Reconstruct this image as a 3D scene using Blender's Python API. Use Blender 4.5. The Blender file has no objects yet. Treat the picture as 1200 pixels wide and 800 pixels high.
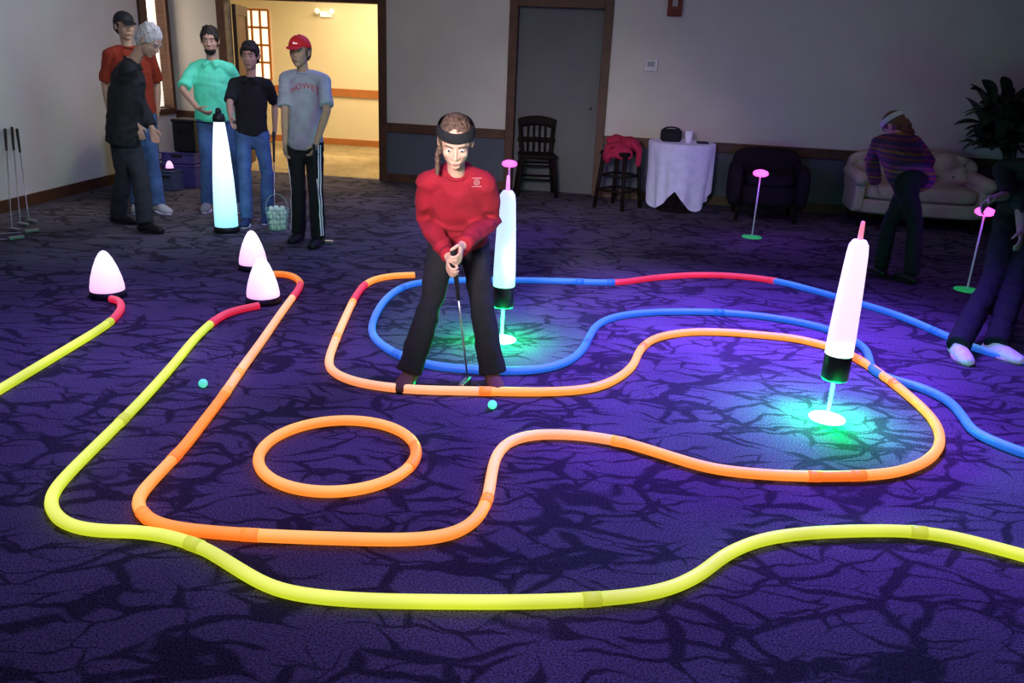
import bpy, bmesh, math, random
from mathutils import Vector, Matrix, noise
from mathutils.bvhtree import BVHTree
random.seed(7)
SC=bpy.context.scene
C=SC.collection
V=Vector
SC.view_settings.view_transform='Standard'
# ---------------------------------------------------------------- camera
H=1.6; FPX=968.0; PIT=math.radians(19.35); ROL=math.radians(2.58)
C0=V((0,0,H))
fw=V((0,math.cos(PIT),-math.sin(PIT)))
u0=V((0,math.sin(PIT),math.cos(PIT))); r0=V((1,0,0))
CU=u0*math.cos(ROL)-r0*math.sin(ROL)
CR=r0*math.cos(ROL)+u0*math.sin(ROL)
cd=bpy.data.cameras.new('camera'); cam=bpy.data.objects.new('camera',cd); C.objects.link(cam)
cd.sensor_width=36; cd.lens=FPX/1200*36; cd.clip_start=0.05; cd.clip_end=100
m=Matrix((CR,CU,-fw)).transposed().to_4x4(); m.translation=C0
cam.matrix_world=m
SC.camera=cam
def ray(px,py): return fw+CR*((px-600)/FPX)+CU*((400-py)/FPX)
def P(px,py,z=0.0):
    r=ray(px,py); return C0+r*((z-H)/r.z)
def PY(px,py,Y):
    r=ray(px,py); return C0+r*(Y/r.y)
def SPH(par,px,py,L,sign):
    r=ray(px,py).normalized(); o=C0-par; b=r.dot(o); c=o.dot(o)-L*L
    d=b*b-c; t=-b
    if d>0: t+=sign*math.sqrt(d)
    return C0+r*t
# ---------------------------------------------------------------- materials
def mat(name,col,rough=0.6,em=None,es=0.0,var=0.12,scale=12,bump=0.0,bscale=60,metal=0.0,spec=0.3,stretch=None):
    m=bpy.data.materials.new(name); m.use_nodes=True
    nt=m.node_tree; N=nt.nodes; L=nt.links; b=N['Principled BSDF']
    b.inputs['Roughness'].default_value=rough; b.inputs['Metallic'].default_value=metal
    b.inputs['Specular IOR Level'].default_value=spec
    tc=N.new('ShaderNodeTexCoord'); no=N.new('ShaderNodeTexNoise'); no.inputs['Scale'].default_value=scale; no.inputs['Detail'].default_value=4
    src=tc.outputs['Object']
    if stretch:
        mp=N.new('ShaderNodeMapping'); mp.inputs['Scale'].default_value=stretch; L.new(src,mp.inputs['Vector']); src=mp.outputs[0]
    L.new(src,no.inputs['Vector'])
    cr=N.new('ShaderNodeValToRGB'); c=V(col)
    cr.color_ramp.elements[0].position=.3; cr.color_ramp.elements[1].position=.7
    cr.color_ramp.elements[0].color=(*(c*(1-var)),1); cr.color_ramp.elements[1].color=(*(c*(1+var)),1)
    L.new(no.outputs['Fac'],cr.inputs['Fac']); L.new(cr.outputs['Color'],b.inputs['Base Color'])
    if em:
        b.inputs['Emission Color'].default_value=(*em,1); b.inputs['Emission Strength'].default_value=es
    if bump:
        n2=N.new('ShaderNodeTexNoise'); n2.inputs['Scale'].default_value=bscale; n2.inputs['Detail'].default_value=5
        L.new(src,n2.inputs['Vector'])
        bp=N.new('ShaderNodeBump'); bp.inputs['Strength'].default_value=bump; bp.inputs['Distance'].default_value=.02
        L.new(n2.outputs['Fac'],bp.inputs['Height']); L.new(bp.outputs['Normal'],b.inputs['Normal'])
    return m
def glowmat(name,top,side,es=1.0,var=.25,scale=2.0):
    """fluorescent plastic: round shading painted in, paler along the crown, saturated at the flanks, soft blotches"""
    m=bpy.data.materials.new(name); m.use_nodes=True
    nt=m.node_tree; N=nt.nodes; L=nt.links; b=N['Principled BSDF']
    b.inputs['Roughness'].default_value=.5
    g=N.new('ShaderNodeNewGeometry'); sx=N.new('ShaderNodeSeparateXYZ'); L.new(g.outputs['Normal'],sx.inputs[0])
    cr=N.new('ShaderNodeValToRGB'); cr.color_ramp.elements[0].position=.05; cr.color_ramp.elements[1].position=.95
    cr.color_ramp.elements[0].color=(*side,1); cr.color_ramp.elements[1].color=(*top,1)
    L.new(sx.outputs['Z'],cr.inputs['Fac'])  # shading for roundness is painted into the emission by upward normal
    tc=N.new('ShaderNodeTexCoord'); no=N.new('ShaderNodeTexNoise'); no.inputs['Scale'].default_value=scale; no.inputs['Detail'].default_value=2
    L.new(tc.outputs['Object'],no.inputs['Vector'])
    mr=N.new('ShaderNodeMapRange'); mr.inputs[1].default_value=.3; mr.inputs[2].default_value=.7
    mr.inputs[3].default_value=es*(1-var); mr.inputs[4].default_value=es*(1+var*.6)
    L.new(no.outputs['Fac'],mr.inputs[0])
    b.inputs['Base Color'].default_value=(*[x*.5 for x in side],1)
    L.new(cr.outputs['Color'],b.inputs['Emission Color']); L.new(mr.outputs[0],b.inputs['Emission Strength'])
    return m
def gradmat(name,c0,c1,z0,z1,es):
    """lit plastic: emission graded along object height"""
    m=bpy.data.materials.new(name); m.use_nodes=True
    nt=m.node_tree; N=nt.nodes; L=nt.links; b=N['Principled BSDF']
    tc=N.new('ShaderNodeTexCoord'); sx=N.new('ShaderNodeSeparateXYZ'); L.new(tc.outputs['Object'],sx.inputs[0])
    mr=N.new('ShaderNodeMapRange'); mr.inputs[1].default_value=z0; mr.inputs[2].default_value=z1
    L.new(sx.outputs['Z'],mr.inputs[0])
    cr=N.new('ShaderNodeValToRGB'); cr.color_ramp.elements[0].color=(*c0,1); cr.color_ramp.elements[1].color=(*c1,1)
    L.new(mr.outputs[0],cr.inputs['Fac']); L.new(cr.outputs['Color'],b.inputs['Emission Color'])
    b.inputs['Emission Strength'].default_value=es; b.inputs['Base Color'].default_value=(.6,.6,.65,1)
    return m
def carpet(name,base,dark,scale=2.6):
    m=bpy.data.materials.new(name); m.use_nodes=True
    nt=m.node_tree; N=nt.nodes; L=nt.links; b=N['Principled BSDF']; b.inputs['Roughness'].default_value=.95
    b.inputs['Specular IOR Level'].default_value=.08
    tc=N.new('ShaderNodeTexCoord')
    def mth(op,a,b_):
        x=N.new('ShaderNodeMath'); x.operation=op
        for i,v in enumerate((a,b_)):
            if isinstance(v,(int,float)): x.inputs[i].default_value=v
            else: L.new(v,x.inputs[i])
        return x.outputs[0]
    n1=N.new('ShaderNodeTexNoise'); n1.inputs['Scale'].default_value=3.0; n1.inputs['Detail'].default_value=3
    L.new(tc.outputs['Object'],n1.inputs['Vector'])
    sub=N.new('ShaderNodeVectorMath'); sub.operation='SUBTRACT'; sub.inputs[1].default_value=(.5,.5,.5); L.new(n1.outputs['Color'],sub.inputs[0])
    sc=N.new('ShaderNodeVectorMath'); sc.operation='SCALE'; sc.inputs['Scale'].default_value=.24; L.new(sub.outputs[0],sc.inputs[0])
    ad=N.new('ShaderNodeVectorMath'); ad.operation='ADD'; L.new(tc.outputs['Object'],ad.inputs[0]); L.new(sc.outputs[0],ad.inputs[1])
    def layer(rot,loc,strx,s,wid,seed,thr):
        mp=N.new('ShaderNodeMapping'); mp.inputs['Rotation'].default_value=(0,0,rot); mp.inputs['Location'].default_value=loc; mp.inputs['Scale'].default_value=(1,strx,1)
        L.new(ad.outputs[0],mp.inputs['Vector'])
        v=N.new('ShaderNodeTexVoronoi'); v.feature='DISTANCE_TO_EDGE'; v.inputs['Scale'].default_value=s
        L.new(mp.outputs[0],v.inputs['Vector'])
        no=N.new('ShaderNodeTexNoise'); no.inputs['Scale'].default_value=s*1.1; no.inputs['Detail'].default_value=1.5
        mp2=N.new('ShaderNodeMapping'); mp2.inputs['Location'].default_value=(seed,seed*2,0); L.new(tc.outputs['Object'],mp2.inputs['Vector'])
        L.new(mp2.outputs[0],no.inputs['Vector'])
        w=mth('MINIMUM',mth('MULTIPLY',mth('SUBTRACT',no.outputs['Fac'],thr),wid),.045)
        d=mth('SUBTRACT',v.outputs['Distance'],w)
        r=N.new('ShaderNodeMapRange'); r.interpolation_type='SMOOTHSTEP'; r.inputs[1].default_value=-.014; r.inputs[2].default_value=.034
        L.new(d,r.inputs[0]); return r.outputs[0]
    a=layer(.6,(0,0,0),2.1,scale,.45,3.1,.45)
    c=layer(-.9,(3,7,0),2.4,scale*1.1,.40,9.7,.46)
    k=layer(.05,(5,2,0),2.6,scale*1.4,.34,5.3,.49)
    mn=mth('MULTIPLY',mth('MULTIPLY',a,c),k)
    n3=N.new('ShaderNodeTexNoise'); n3.inputs['Scale'].default_value=150; n3.inputs['Detail'].default_value=2
    L.new(tc.outputs['Object'],n3.inputs['Vector'])
    r3=N.new('ShaderNodeMapRange'); r3.inputs[1].default_value=.3; r3.inputs[2].default_value=.7; r3.inputs[3].default_value=.25; r3.inputs[4].default_value=1.75
    L.new(n3.outputs['Fac'],r3.inputs[0])
    n4=N.new('ShaderNodeTexNoise'); n4.inputs['Scale'].default_value=.9; L.new(tc.outputs['Object'],n4.inputs['Vector'])
    r4=N.new('ShaderNodeMapRange'); r4.inputs[1].default_value=.3; r4.inputs[2].default_value=.7; r4.inputs[3].default_value=.65; r4.inputs[4].default_value=1.25
    L.new(n4.outputs['Fac'],r4.inputs[0])
    mm=mth('MULTIPLY',r3.outputs[0],r4.outputs[0])
    mx=N.new('ShaderNodeMix'); mx.data_type='RGBA'; mx.inputs[6].default_value=(*dark,1); mx.inputs[7].default_value=(*base,1)
    L.new(mn,mx.inputs[0])
    vm=N.new('ShaderNodeVectorMath'); vm.operation='SCALE'; L.new(mx.outputs[2],vm.inputs[0]); L.new(mm,vm.inputs['Scale'])
    L.new(vm.outputs[0],b.inputs['Base Color'])
    bp=N.new('ShaderNodeBump'); bp.inputs['Strength'].default_value=.6; bp.inputs['Distance'].default_value=.008
    L.new(n3.outputs['Fac'],bp.inputs['Height']); L.new(bp.outputs['Normal'],b.inputs['Normal'])
    return m
def stripemat(name,cols,period):
    m=bpy.data.materials.new(name); m.use_nodes=True
    nt=m.node_tree; N=nt.nodes; L=nt.links; b=N['Principled BSDF']; b.inputs['Roughness'].default_value=.9
    tc=N.new('ShaderNodeTexCoord'); sx=N.new('ShaderNodeSeparateXYZ'); L.new(tc.outputs['Object'],sx.inputs[0])
    d=N.new('ShaderNodeMath'); d.operation='DIVIDE'; d.inputs[1].default_value=period; L.new(sx.outputs['Z'],d.inputs[0])
    f=N.new('ShaderNodeMath'); f.operation='FRACT'; L.new(d.outputs[0],f.inputs[0])
    cr=N.new('ShaderNodeValToRGB'); cr.color_ramp.interpolation='CONSTANT'
    n=len(cols)
    while len(cr.color_ramp.elements)<n: cr.color_ramp.elements.new(.5)
    for i,c in enumerate(cols):
        cr.color_ramp.elements[i].position=i/n; cr.color_ramp.elements[i].color=(*c,1)
    L.new(f.outputs[0],cr.inputs['Fac']); L.new(cr.outputs['Color'],b.inputs['Base Color'])
    return m
M={}
M['wall']=mat('painted_wall',(.57,.52,.49),.85,var=.04,scale=3,bump=.08,bscale=150)
M['wall_left']=mat('painted_wall_pale',(.58,.58,.62),.85,var=.05,scale=2,bump=.08,bscale=150)
M['wains']=mat('wainscot_paint',(.08,.085,.12),.8,var=.06,scale=4)
M['trim']=mat('brown_wood_trim',(.075,.03,.018),.5,var=.25,scale=8)
M['doorleaf']=mat('grey_door_paint',(.13,.125,.14),.7,var=.06,scale=3)
M['ceil']=mat('ceiling_paint',(.4,.4,.42),.9)
M['hallwall']=mat('cream_wall',(.85,.74,.50),.85,var=.03,scale=3)
M['hallrail']=mat('orange_wood',(.50,.18,.05),.5)
M['leafwood']=mat('door_leaf_wood',(.045,.018,.010),.5,var=.2)
M['carpet']=carpet('branch_pattern_carpet',(.120,.106,.140),(.042,.037,.050),2.3)
M['hallcarpet']=carpet('gold_carpet',(.46,.36,.2),(.36,.26,.13),4)
M['black']=mat('black_plastic',(.012,.012,.016),.45)
M['blackcloth']=mat('black_cloth',(.012,.012,.016),.9,bump=.4,bscale=25)
M['darkwood']=mat('dark_wood',(.010,.006,.006),.7,var=.3,spec=.1)
M['metal']=mat('steel',(.45,.45,.48),.3,metal=.9)
M['skin']=mat('skin',(.60,.36,.27),.6,var=.06)
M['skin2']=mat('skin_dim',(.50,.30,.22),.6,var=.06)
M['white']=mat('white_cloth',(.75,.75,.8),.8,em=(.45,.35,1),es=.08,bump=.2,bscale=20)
M['eye']=mat('eye_white',(.5,.5,.5),.3); M['iris']=mat('iris_dark',(.02,.012,.01),.3)
M['lip']=mat('lips',(.40,.15,.13),.5)
M['cream']=mat('cream_upholstery',(.50,.40,.33),.8,var=.08,bump=.1)
M['tan']=mat('button_tan',(.13,.10,.10),.7)
# ---------------------------------------------------------------- object helpers
def rootof(o):
    while o.parent: o=o.parent
    return o
def obj(name,bm,m,parent=None,smooth=False,origin=None):
    bmesh.ops.recalc_face_normals(bm,faces=bm.faces)
    o0=V((0,0,0))
    if parent is not None: o0=rootof(parent).location.copy()
    elif origin is not None: o0=V(origin)
    if o0.length>0: bmesh.ops.translate(bm,verts=bm.verts,vec=-o0)
    me=bpy.data.meshes.new(name); bm.to_mesh(me); bm.free()
    if smooth:
        for p in me.polygons: p.use_smooth=True
    me.materials.append(m)
    o=bpy.data.objects.new(name,me); C.objects.link(o)
    if parent is not None: o.parent=parent
    elif origin is not None: o.location=o0
    return o
def tag(o,label,cat,group=None,kind=None):
    o['label']=label
    if cat: o['category']=cat
    if group: o['group']=group
    if kind: o['kind']=kind
    return o
def thing(name,label,cat,loc=(0,0,0),group=None):
    o=bpy.data.objects.new(name,None); C.objects.link(o); o.location=V(loc); o.empty_display_size=.1
    return tag(o,label,cat,group)
def struct(name,bm,m,label=None,parent=None):
    o=obj(name,bm,m,parent)
    if parent is None:
        o['kind']='structure'; o['category']=name.split('_')[0]
        if label: o['label']=label
    return o
def B(): return bmesh.new()
def box(bm,c,s,R=None,bev=0.0,seg=2):
    M4=Matrix.Translation(V(c)) @ ((R.to_4x4() if R is not None else Matrix.Identity(4))) @ Matrix.Diagonal((s[0],s[1],s[2],1))
    r=bmesh.ops.create_cube(bm,size=1,matrix=M4)
    if bev>0:
        ed=list({e for v in r['verts'] for e in v.link_edges})
        bmesh.ops.bevel(bm,geom=ed,offset=bev,segments=seg,affect='EDGES',profile=.5)
def ell(bm,c,r,X=V((1,0,0)),Y=V((0,1,0)),Z=V((0,0,1)),u=20,v=14):
    R=Matrix((X,Y,Z)).transposed().to_4x4()
    bmesh.ops.create_uvsphere(bm,u_segments=u,v_segments=v,radius=1,matrix=Matrix.Translation(V(c))@R@Matrix.Diagonal((r[0],r[1],r[2],1)))
def sweep(bm,st,side=None,n=14,cap=True,closed=False,dome=(1,1)):
    """st: list of (point, r_side, r_depth); dome = how far each end bulges"""
    ps=[V(s[0]) for s in st]; k=len(ps); rings=[]
    prev=None
    def ring(p,t,rw,rd,s):
        d=t.cross(s)
        return [bm.verts.new(p+s*(rw*math.cos(2*math.pi*i/n))+d*(rd*math.sin(2*math.pi*i/n))) for i in range(n)]
    frames=[]
    for i in range(k):
        if closed: t=(ps[(i+1)%k]-ps[i-1])
        elif i==0: t=ps[1]-ps[0]
        elif i==k-1: t=ps[-1]-ps[-2]
        else: t=(ps[i+1]-ps[i]).normalized()+(ps[i]-ps[i-1]).normalized()
        if t.length<1e-9: t=V((0,0,1))
        t.normalize()
        if side is not None: s=V(side)
        elif prev is not None: s=prev
        else:
            s=V((1,0,0)) if abs(t.x)<.8 else V((0,1,0))
        s=s-t*s.dot(t)
        if s.length<1e-6: s=t.orthogonal()
        s.normalize(); prev=s; frames.append((t,s))
    if cap and not closed:
        t,s=frames[0]; r=min(st[0][1],st[0][2])*dome[0]
        tip=bm.verts.new(ps[0]-t*r)
        for a in (65,35):
            a=math.radians(a); rings.append(ring(ps[0]-t*r*math.sin(a),t,st[0][1]*math.cos(a),st[0][2]*math.cos(a),s))
    for i in range(k):
        t,s=frames[i]; rings.append(ring(ps[i],t,st[i][1],st[i][2],s))
    if cap and not closed:
        t,s=frames[-1]; r=min(st[-1][1],st[-1][2])*dome[1]
        for a in (35,65):
            a=math.radians(a); rings.append(ring(ps[-1]+t*r*math.sin(a),t,st[-1][1]*math.cos(a),st[-1][2]*math.cos(a),s))
        tip2=bm.verts.new(ps[-1]+t*r)
    m=len(rings)
    for j in range(m if closed else m-1):
        a=rings[j]; b=rings[(j+1)%m]
        for i in range(n): bm.faces.new((a[i],a[(i+1)%n],b[(i+1)%n],b[i]))
    if not closed:
        if cap:
            for i in range(n):
                bm.faces.new((tip,rings[0][(i+1)%n],rings[0][i])); bm.faces.new((tip2,rings[-1][i],rings[-1][(i+1)%n]))
        else:
            bm.faces.new(rings[0][::-1]); bm.faces.new(rings[-1])
def rod(bm,a,b,r,r2=None,n=10,cap=False): sweep(bm,[(a,r,r),(b,r2 or r,r2 or r)],n=n,cap=cap)
def lathe(bm,prof,o=(0,0,0),n=32,Z=V((0,0,1))):
    o=V(o); Z=Z.normalized(); X=Z.orthogonal().normalized() if abs(Z.z)<.999 else V((1,0,0)); Y=Z.cross(X)
    rings=[]
    for r,z in prof:
        if r<1e-5: rings.append([bm.verts.new(o+Z*z)])
        else: rings.append([bm.verts.new(o+Z*z+X*(r*math.cos(2*math.pi*i/n))+Y*(r*math.sin(2*math.pi*i/n))) for i in range(n)])
    for a,b in zip(rings,rings[1:]):
        for i in range(n):
            j=(i+1)%n
            if len(a)==1 and len(b)==1: continue
            if len(a)==1: bm.faces.new((a[0],b[j],b[i]))
            elif len(b)==1: bm.faces.new((a[i],a[j],b[0]))
            else: bm.faces.new((a[i],a[j],b[j],b[i]))
def vox(name,bm,m,parent,size=.008,it=3,fac=.5,fold=0.0,seed=0.0,hair=0.0):
    o=obj(name,bm,m,parent,True)
    md=o.modifiers.new('r','REMESH'); md.mode='VOXEL'; md.voxel_size=size; md.use_smooth_shade=True
    ms=o.modifiers.new('s','SMOOTH'); ms.factor=fac; ms.iterations=it
    bpy.context.view_layer.update()
    dg=bpy.context.evaluated_depsgraph_get()
    me=bpy.data.meshes.new_from_object(o.evaluated_get(dg))
    o.modifiers.clear(); old=o.data; o.data=me; bpy.data.meshes.remove(old)
    if fold or hair:
        ns=[v.normal.copy() for v in me.vertices]
        for v,nn in zip(me.vertices,ns):
            c=v.co
            if fold:
                q=V((c.x*7+seed,c.y*7,c.z*8)); w=noise.noise(q+V((noise.noise(q*.5)*1.5,0,noise.noise(q*.5+V((9,0,0)))*2)))
                r=-abs(w)*2.6+.35                                    # ridged: soft crease lines
                v.co=c+nn*(fold*r+fold*.4*noise.noise(c*14))
            if hair:
                v.co=c+nn*hair*noise.noise(V((c.x*70,c.y*70,c.z*18)))
        me.update()
    for p in me.polygons: p.use_smooth=True
    if not me.materials: me.materials.append(m)
    return o
def textmesh(s,size):
    cu=bpy.data.curves.new('t','FONT'); cu.body=s; cu.size=size; cu.align_x='CENTER'; cu.align_y='CENTER'; cu.offset=.0
    to=bpy.data.objects.new('t',cu); C.objects.link(to); bpy.context.view_layer.update()
    me=bpy.data.meshes.new_from_object(to.evaluated_get(bpy.context.evaluated_depsgraph_get()))
    bpy.data.objects.remove(to); return me
def project(me,target,org,X,U,N,name,m,parent,arc=0.0,off=.004):
    bm=bmesh.new(); bm.from_mesh(me)
    bmesh.ops.triangulate(bm,faces=bm.faces)
    rl=rootof(target).location
    bt=BVHTree.FromPolygons([v.co+rl for v in target.data.vertices],[tuple(p.vertices) for p in target.data.polygons])
    for v in bm.verts:
        x,y=v.co.x,v.co.y-arc*v.co.x**2
        p=V(org)+X*x+U*y
        h=bt.ray_cast(p+N*.25,-N)
        v.co=(h[0] if h[0] is not None else p)+N*off
    return obj(name,bm,m,parent)
# ================================================================ SETTING
A=P(456,212); Bp=P(1020,184,.65); Bp.z=0
e=(Bp-A).normalized(); n_=V((e.y,-e.x,0))      # n_ points to the camera
ROT=math.atan2(e.y,e.x)
def wp(px,py,d=0.0):
    r=ray(px,py); a=A+n_*d; t=(a-C0).dot(n_)/r.dot(n_); p=C0+r*t
    return (p-A).dot(e),p.z
def W(s,z,d=0): return A+e*s+n_*d+V((0,0,z))
RW=Matrix((e,-n_,V((0,0,1)))).transposed()
def wbox(bm,s0,s1,z0,z1,d0,d1,bev=0):
    box(bm,W((s0+s1)/2,(z0+z1)/2,(d0+d1)/2),(abs(s1-s0),abs(d1-d0),abs(z1-z0)),RW,bev)
CEIL=2.75
sL=wp(204,90)[0]; corner=W(sL,0)
d1a,d1b=wp(269,100)[0],wp(444,100)[0]; d1z=wp(400,3)[1]
d2a,d2b=wp(605,80)[0],wp(704,80)[0]; d2z=wp(655,9)[1]
sR=8.0; railz=.66
bm=B()
for a,b in ((sL-.2,d1a),(d1b,d2a),(d2b,sR)): wbox(bm,a,b,0,CEIL,-.16,0)
wbox(bm,d1a,d1b,d1z,CEIL,-.16,0); wbox(bm,d2a,d2b,d2z,CEIL,-.16,0)
struct('wall_back',bm,M['wall'],'long back wall, pale paint above a brown rail')
bm=B()
for a,b in ((sL,d1a-.1),(d1b+.1,d2a-.1),(d2b+.1,sR)): wbox(bm,a,b,0,railz-.06,0,.012)
struct('trim_1',bm,M['wains'],'dark blue grey wainscot under the rail of the back wall')
bm=B()
for a,b in ((sL,d1a-.1),(d1b+.1,d2a-.1),(d2b+.1,sR)): wbox(bm,a,b,railz-.06,railz+.05,0,.035,.006)
struct('trim_2',bm,M['trim'],'brown wooden chair rail along the back wall')
bm=B()
for a,b in ((sL,d1a-.1),(d1b+.1,d2a-.1),(d2b+.1,sR)): wbox(bm,a,b,0,.1,.012,.03)
struct('baseboard_back',bm,M['trim'],'brown baseboard of the back wall')
def frame(name,a,b,z,lab):
    bm=B(); w=.10
    wbox(bm,a-w,a,0,z+w,-.16,.03,.006); wbox(bm,b,b+w,0,z+w,-.16,.03,.006); wbox(bm,a,b,z,z+w,-.16,.03,.006)
    return struct(name,bm,M['trim'],lab)
frame('door_1',d1a,d1b,d1z,'brown casing of the open doorway to the bright hall')
f2=frame('door_2',d2a,d2b,d2z,'closed grey door in a brown casing')
bm=B(); wbox(bm,d2a,d2b,0,d2z,-.13,-.09); obj('door_leaf',bm,M['doorleaf'],f2)
bm=B(); sweep(bm,[(W(d2b-.09,1.0,-.09),.012,.012),(W(d2b-.09,1.0,-.05),.012,.012)]); obj('door_handle',bm,M['darkwood'],f2,True)
dl=bpy.data.objects.new('door_3',None); C.objects.link(dl); dl.location=W(d1a+.02,0,-.16)
dl['kind']='structure'; dl['label']='brown wooden door leaf standing open into the hall'; dl['category']='door'
def leafbox(bm,a,b,z0,z1,th=.045,off=0):
    dirv=(-n_*.95-e*.30).normalized(); o=W(d1a+.03,0,-.17); sd=V((-dirv.y,dirv.x,0))
    R=Matrix((dirv,sd,V((0,0,1)))).transposed()
    box(bm,o+dirv*((a+b)/2)+V((0,0,(z0+z1)/2))-sd*off,(b-a,th,z1-z0),R)
bm=B(); leafbox(bm,0,.12,0,2.0); leafbox(bm,.73,.85,0,2.0); leafbox(bm,.12,.73,0,.25); leafbox(bm,.12,.73,1.88,2.0); leafbox(bm,.12,.73,.95,1.07)
obj('leaf_frame',bm,M['leafwood'],dl)
bm=B(); leafbox(bm,.12,.73,.25,.95,.02); leafbox(bm,.12,.73,1.07,1.88,.02); obj('leaf_panels',bm,M['trim'],dl)
bm=B(); leafbox(bm,.76,.80,.98,1.02,.10); obj('door_knob',bm,mat('brass',(.6,.4,.12),.3,metal=.9),dl)
# left wall
Lf=P(0,250); le=(Lf-corner); le.z=0; le.normalize(); ln=V((-le.y,le.x,0))
if ln.x<0: ln=-ln
def LW(s,z,d=0): return corner+le*s+ln*d+V((0,0,z))
def lp(px,py):
    r=ray(px,py); t=(corner-C0).dot(ln)/r.dot(ln); p=C0+r*t
    return (p-corner).dot(le),p.z
RL=Matrix((le,ln,V((0,0,1)))).transposed()
def lbox(bm,s0,s1,z0,z1,d0,d1,bev=0):
    box(bm,LW((s0+s1)/2,(z0+z1)/2,(d0+d1)/2),(abs(s1-s0),abs(d1-d0),abs(z1-z0)),RL,bev)
w0,w1=lp(199,60)[0],lp(174,60)[0]; wz0,wz1=.75,2.3
w0=max(w0,.12)
bm=B(); lbox(bm,0,w0,0,CEIL,-.18,0); lbox(bm,w1,13,0,CEIL,-.18,0); lbox(bm,w0,w1,0,wz0,-.18,0); lbox(bm,w0,w1,wz1,CEIL,-.18,0)
struct('wall_left',bm,M['wall_left'],'pale left wall with a tall narrow window')
bm=B(); lbox(bm,0,13,0,.11,0,.02); struct('baseboard_left',bm,M['trim'],'brown baseboard of the left wall')
bm=B(); 
for a,b in ((w0-.07,w0),(w1,w1+.16)): lbox(bm,a,b,wz0-.07,wz1+.07,-.1,.03)
lbox(bm,w0,w1,wz0-.07,wz0,-.18,.05); lbox(bm,w0,w1,wz1,wz1+.07,-.1,.03)
wi=struct('window_1',bm,M['trim'],'tall narrow daylight window at the far end of the left wall')
bm=B(); lbox(bm,w0,w1,wz0,wz1,-.17,-.15)
obj('pane',bm,mat('daylight_pane',(.8,.75,.6),.5,em=(1,.88,.68),es=4),wi)
bm=B(); lbox(bm,(w0+w1)/2-.015,(w0+w1)/2+.015,wz0,wz1,-.15,-.12); obj('mullion',bm,M['hallrail'],wi)
# floor, ceiling, right wall
bm=B(); bmesh.ops.create_grid(bm,x_segments=2,y_segments=2,size=1,matrix=Matrix.Translation((1,5,0))@Matrix.Diagonal((9,9,1,1)))
bmesh.ops.bisect_plane(bm,geom=bm.verts[:]+bm.edges[:]+bm.faces[:],plane_co=A-n_*.08,plane_no=-n_,clear_outer=True)
struct('floor',bm,M['carpet'],'dark carpet with a black branching pattern')
bm=B(); 
hs0,hs1=sL-1.2,d1b+.9; hd=3.4
wbox(bm,hs0,hs1,-.02,0.0,-hd-.1,-.08); struct('floor_hall',bm,M['hallcarpet'],'golden patterned carpet of the hall beyond the doorway')
bm=B(); wbox(bm,hs0,hs1,0,CEIL,-hd-.1,-hd); wbox(bm,hs0-.1,hs0,0,CEIL,-hd,-.16); wbox(bm,hs1,hs1+.1,0,CEIL,-hd,-.16)
struct('wall_hall',bm,M['hallwall'],'cream walls of the bright hall beyond the doorway')
bm=B(); wbox(bm,hs0,hs1,.78,.90,-hd,-hd+.03); wbox(bm,hs0,hs1,0,.1,-hd,-hd+.02); struct('trim_3',bm,M['hallrail'],'orange wooden rail and skirting in the hall')
bm=B(); wbox(bm,hs0,hs1,CEIL,CEIL+.05,-hd,-.16); struct('ceiling_hall',bm,M['ceil'],'ceiling of the hall')
bm=B(); box(bm,(1,4.5,CEIL+.05),(14,14.5,.1)); struct('ceiling',bm,M['ceil'],'plain ceiling')
bm=B(); box(bm,(6.6,4,CEIL/2),(.15,13,CEIL)); struct('wall_right',bm,M['wall'],'right wall beyond the sofa')
s_a,z_a=wp(290,92,-hd); s_b,z_b=wp(315,12,-hd)
bm=B(); wbox(bm,s_a,s_b,z_a,z_b,-hd,-hd+.02)
hw=struct('window_2',bm,mat('hall_glass',(.9,.8,.6),.3,em=(1,.88,.62),es=1.3),'small lattice window in the hall')
bm=B()
for k in range(4): wbox(bm,s_a+(s_b-s_a)*k/3-.018,s_a+(s_b-s_a)*k/3+.018,z_a,z_b,-hd+.02,-hd+.04)
for k in range(5): wbox(bm,s_a,s_b,z_a+(z_b-z_a)*k/4-.018,z_a+(z_b-z_a)*k/4+.018,-hd+.02,-hd+.04)
obj('lattice',bm,M['hallrail'],hw)
sa,za=wp(383,16,-hd)
t=thing('emergency_lamp','white twin-headed emergency lamp high on the hall wall','lamp',W(sa,za,-hd+.06))
wl=mat('lamp_white',(.9,.9,.85),.4,em=(1,.95,.8),es=.6)
bm=B(); wbox(bm,sa-.09,sa+.09,za-.05,za+.03,-hd,-hd+.06,.01); obj('housing',bm,wl,t)
for q in (-.12,.12):
    bm=B(); lathe(bm,[(0,0),(.03,0),(.045,.05),(0,.05)],W(sa+q,za+.03,-hd+.06),16,n_); obj('lamp_head',bm,wl,t,True)
s,z=wp(763,76); t=thing('thermostat','small white thermostat on the back wall right of the grey door','thermostat',W(s,z))
bm=B(); wbox(bm,s-.075,s+.075,z-.07,z+.07,0,.03,.008); obj('cover',bm,mat('off_white_plastic',(.6,.6,.62),.5),t)
bm=B(); wbox(bm,s-.04,s+.04,z-.02,z+.035,.03,.034); obj('display',bm,mat('grey_display',(.15,.16,.2),.3),t)
s,z=wp(791,8); t=thing('fire_alarm','dark red fire alarm box high on the back wall','fire alarm',W(s,z))
bm=B(); wbox(bm,s-.08,s+.08,z-.1,z+.12,0,.05,.01); obj('housing',bm,mat('alarm_red',(.16,.02,.015),.4),t)
bm=B(); wbox(bm,s-.03,s+.03,z-.0,z+.07,.05,.07,.008); obj('strobe_lens',bm,mat('lens_grey',(.4,.35,.35),.2),t)
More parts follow.
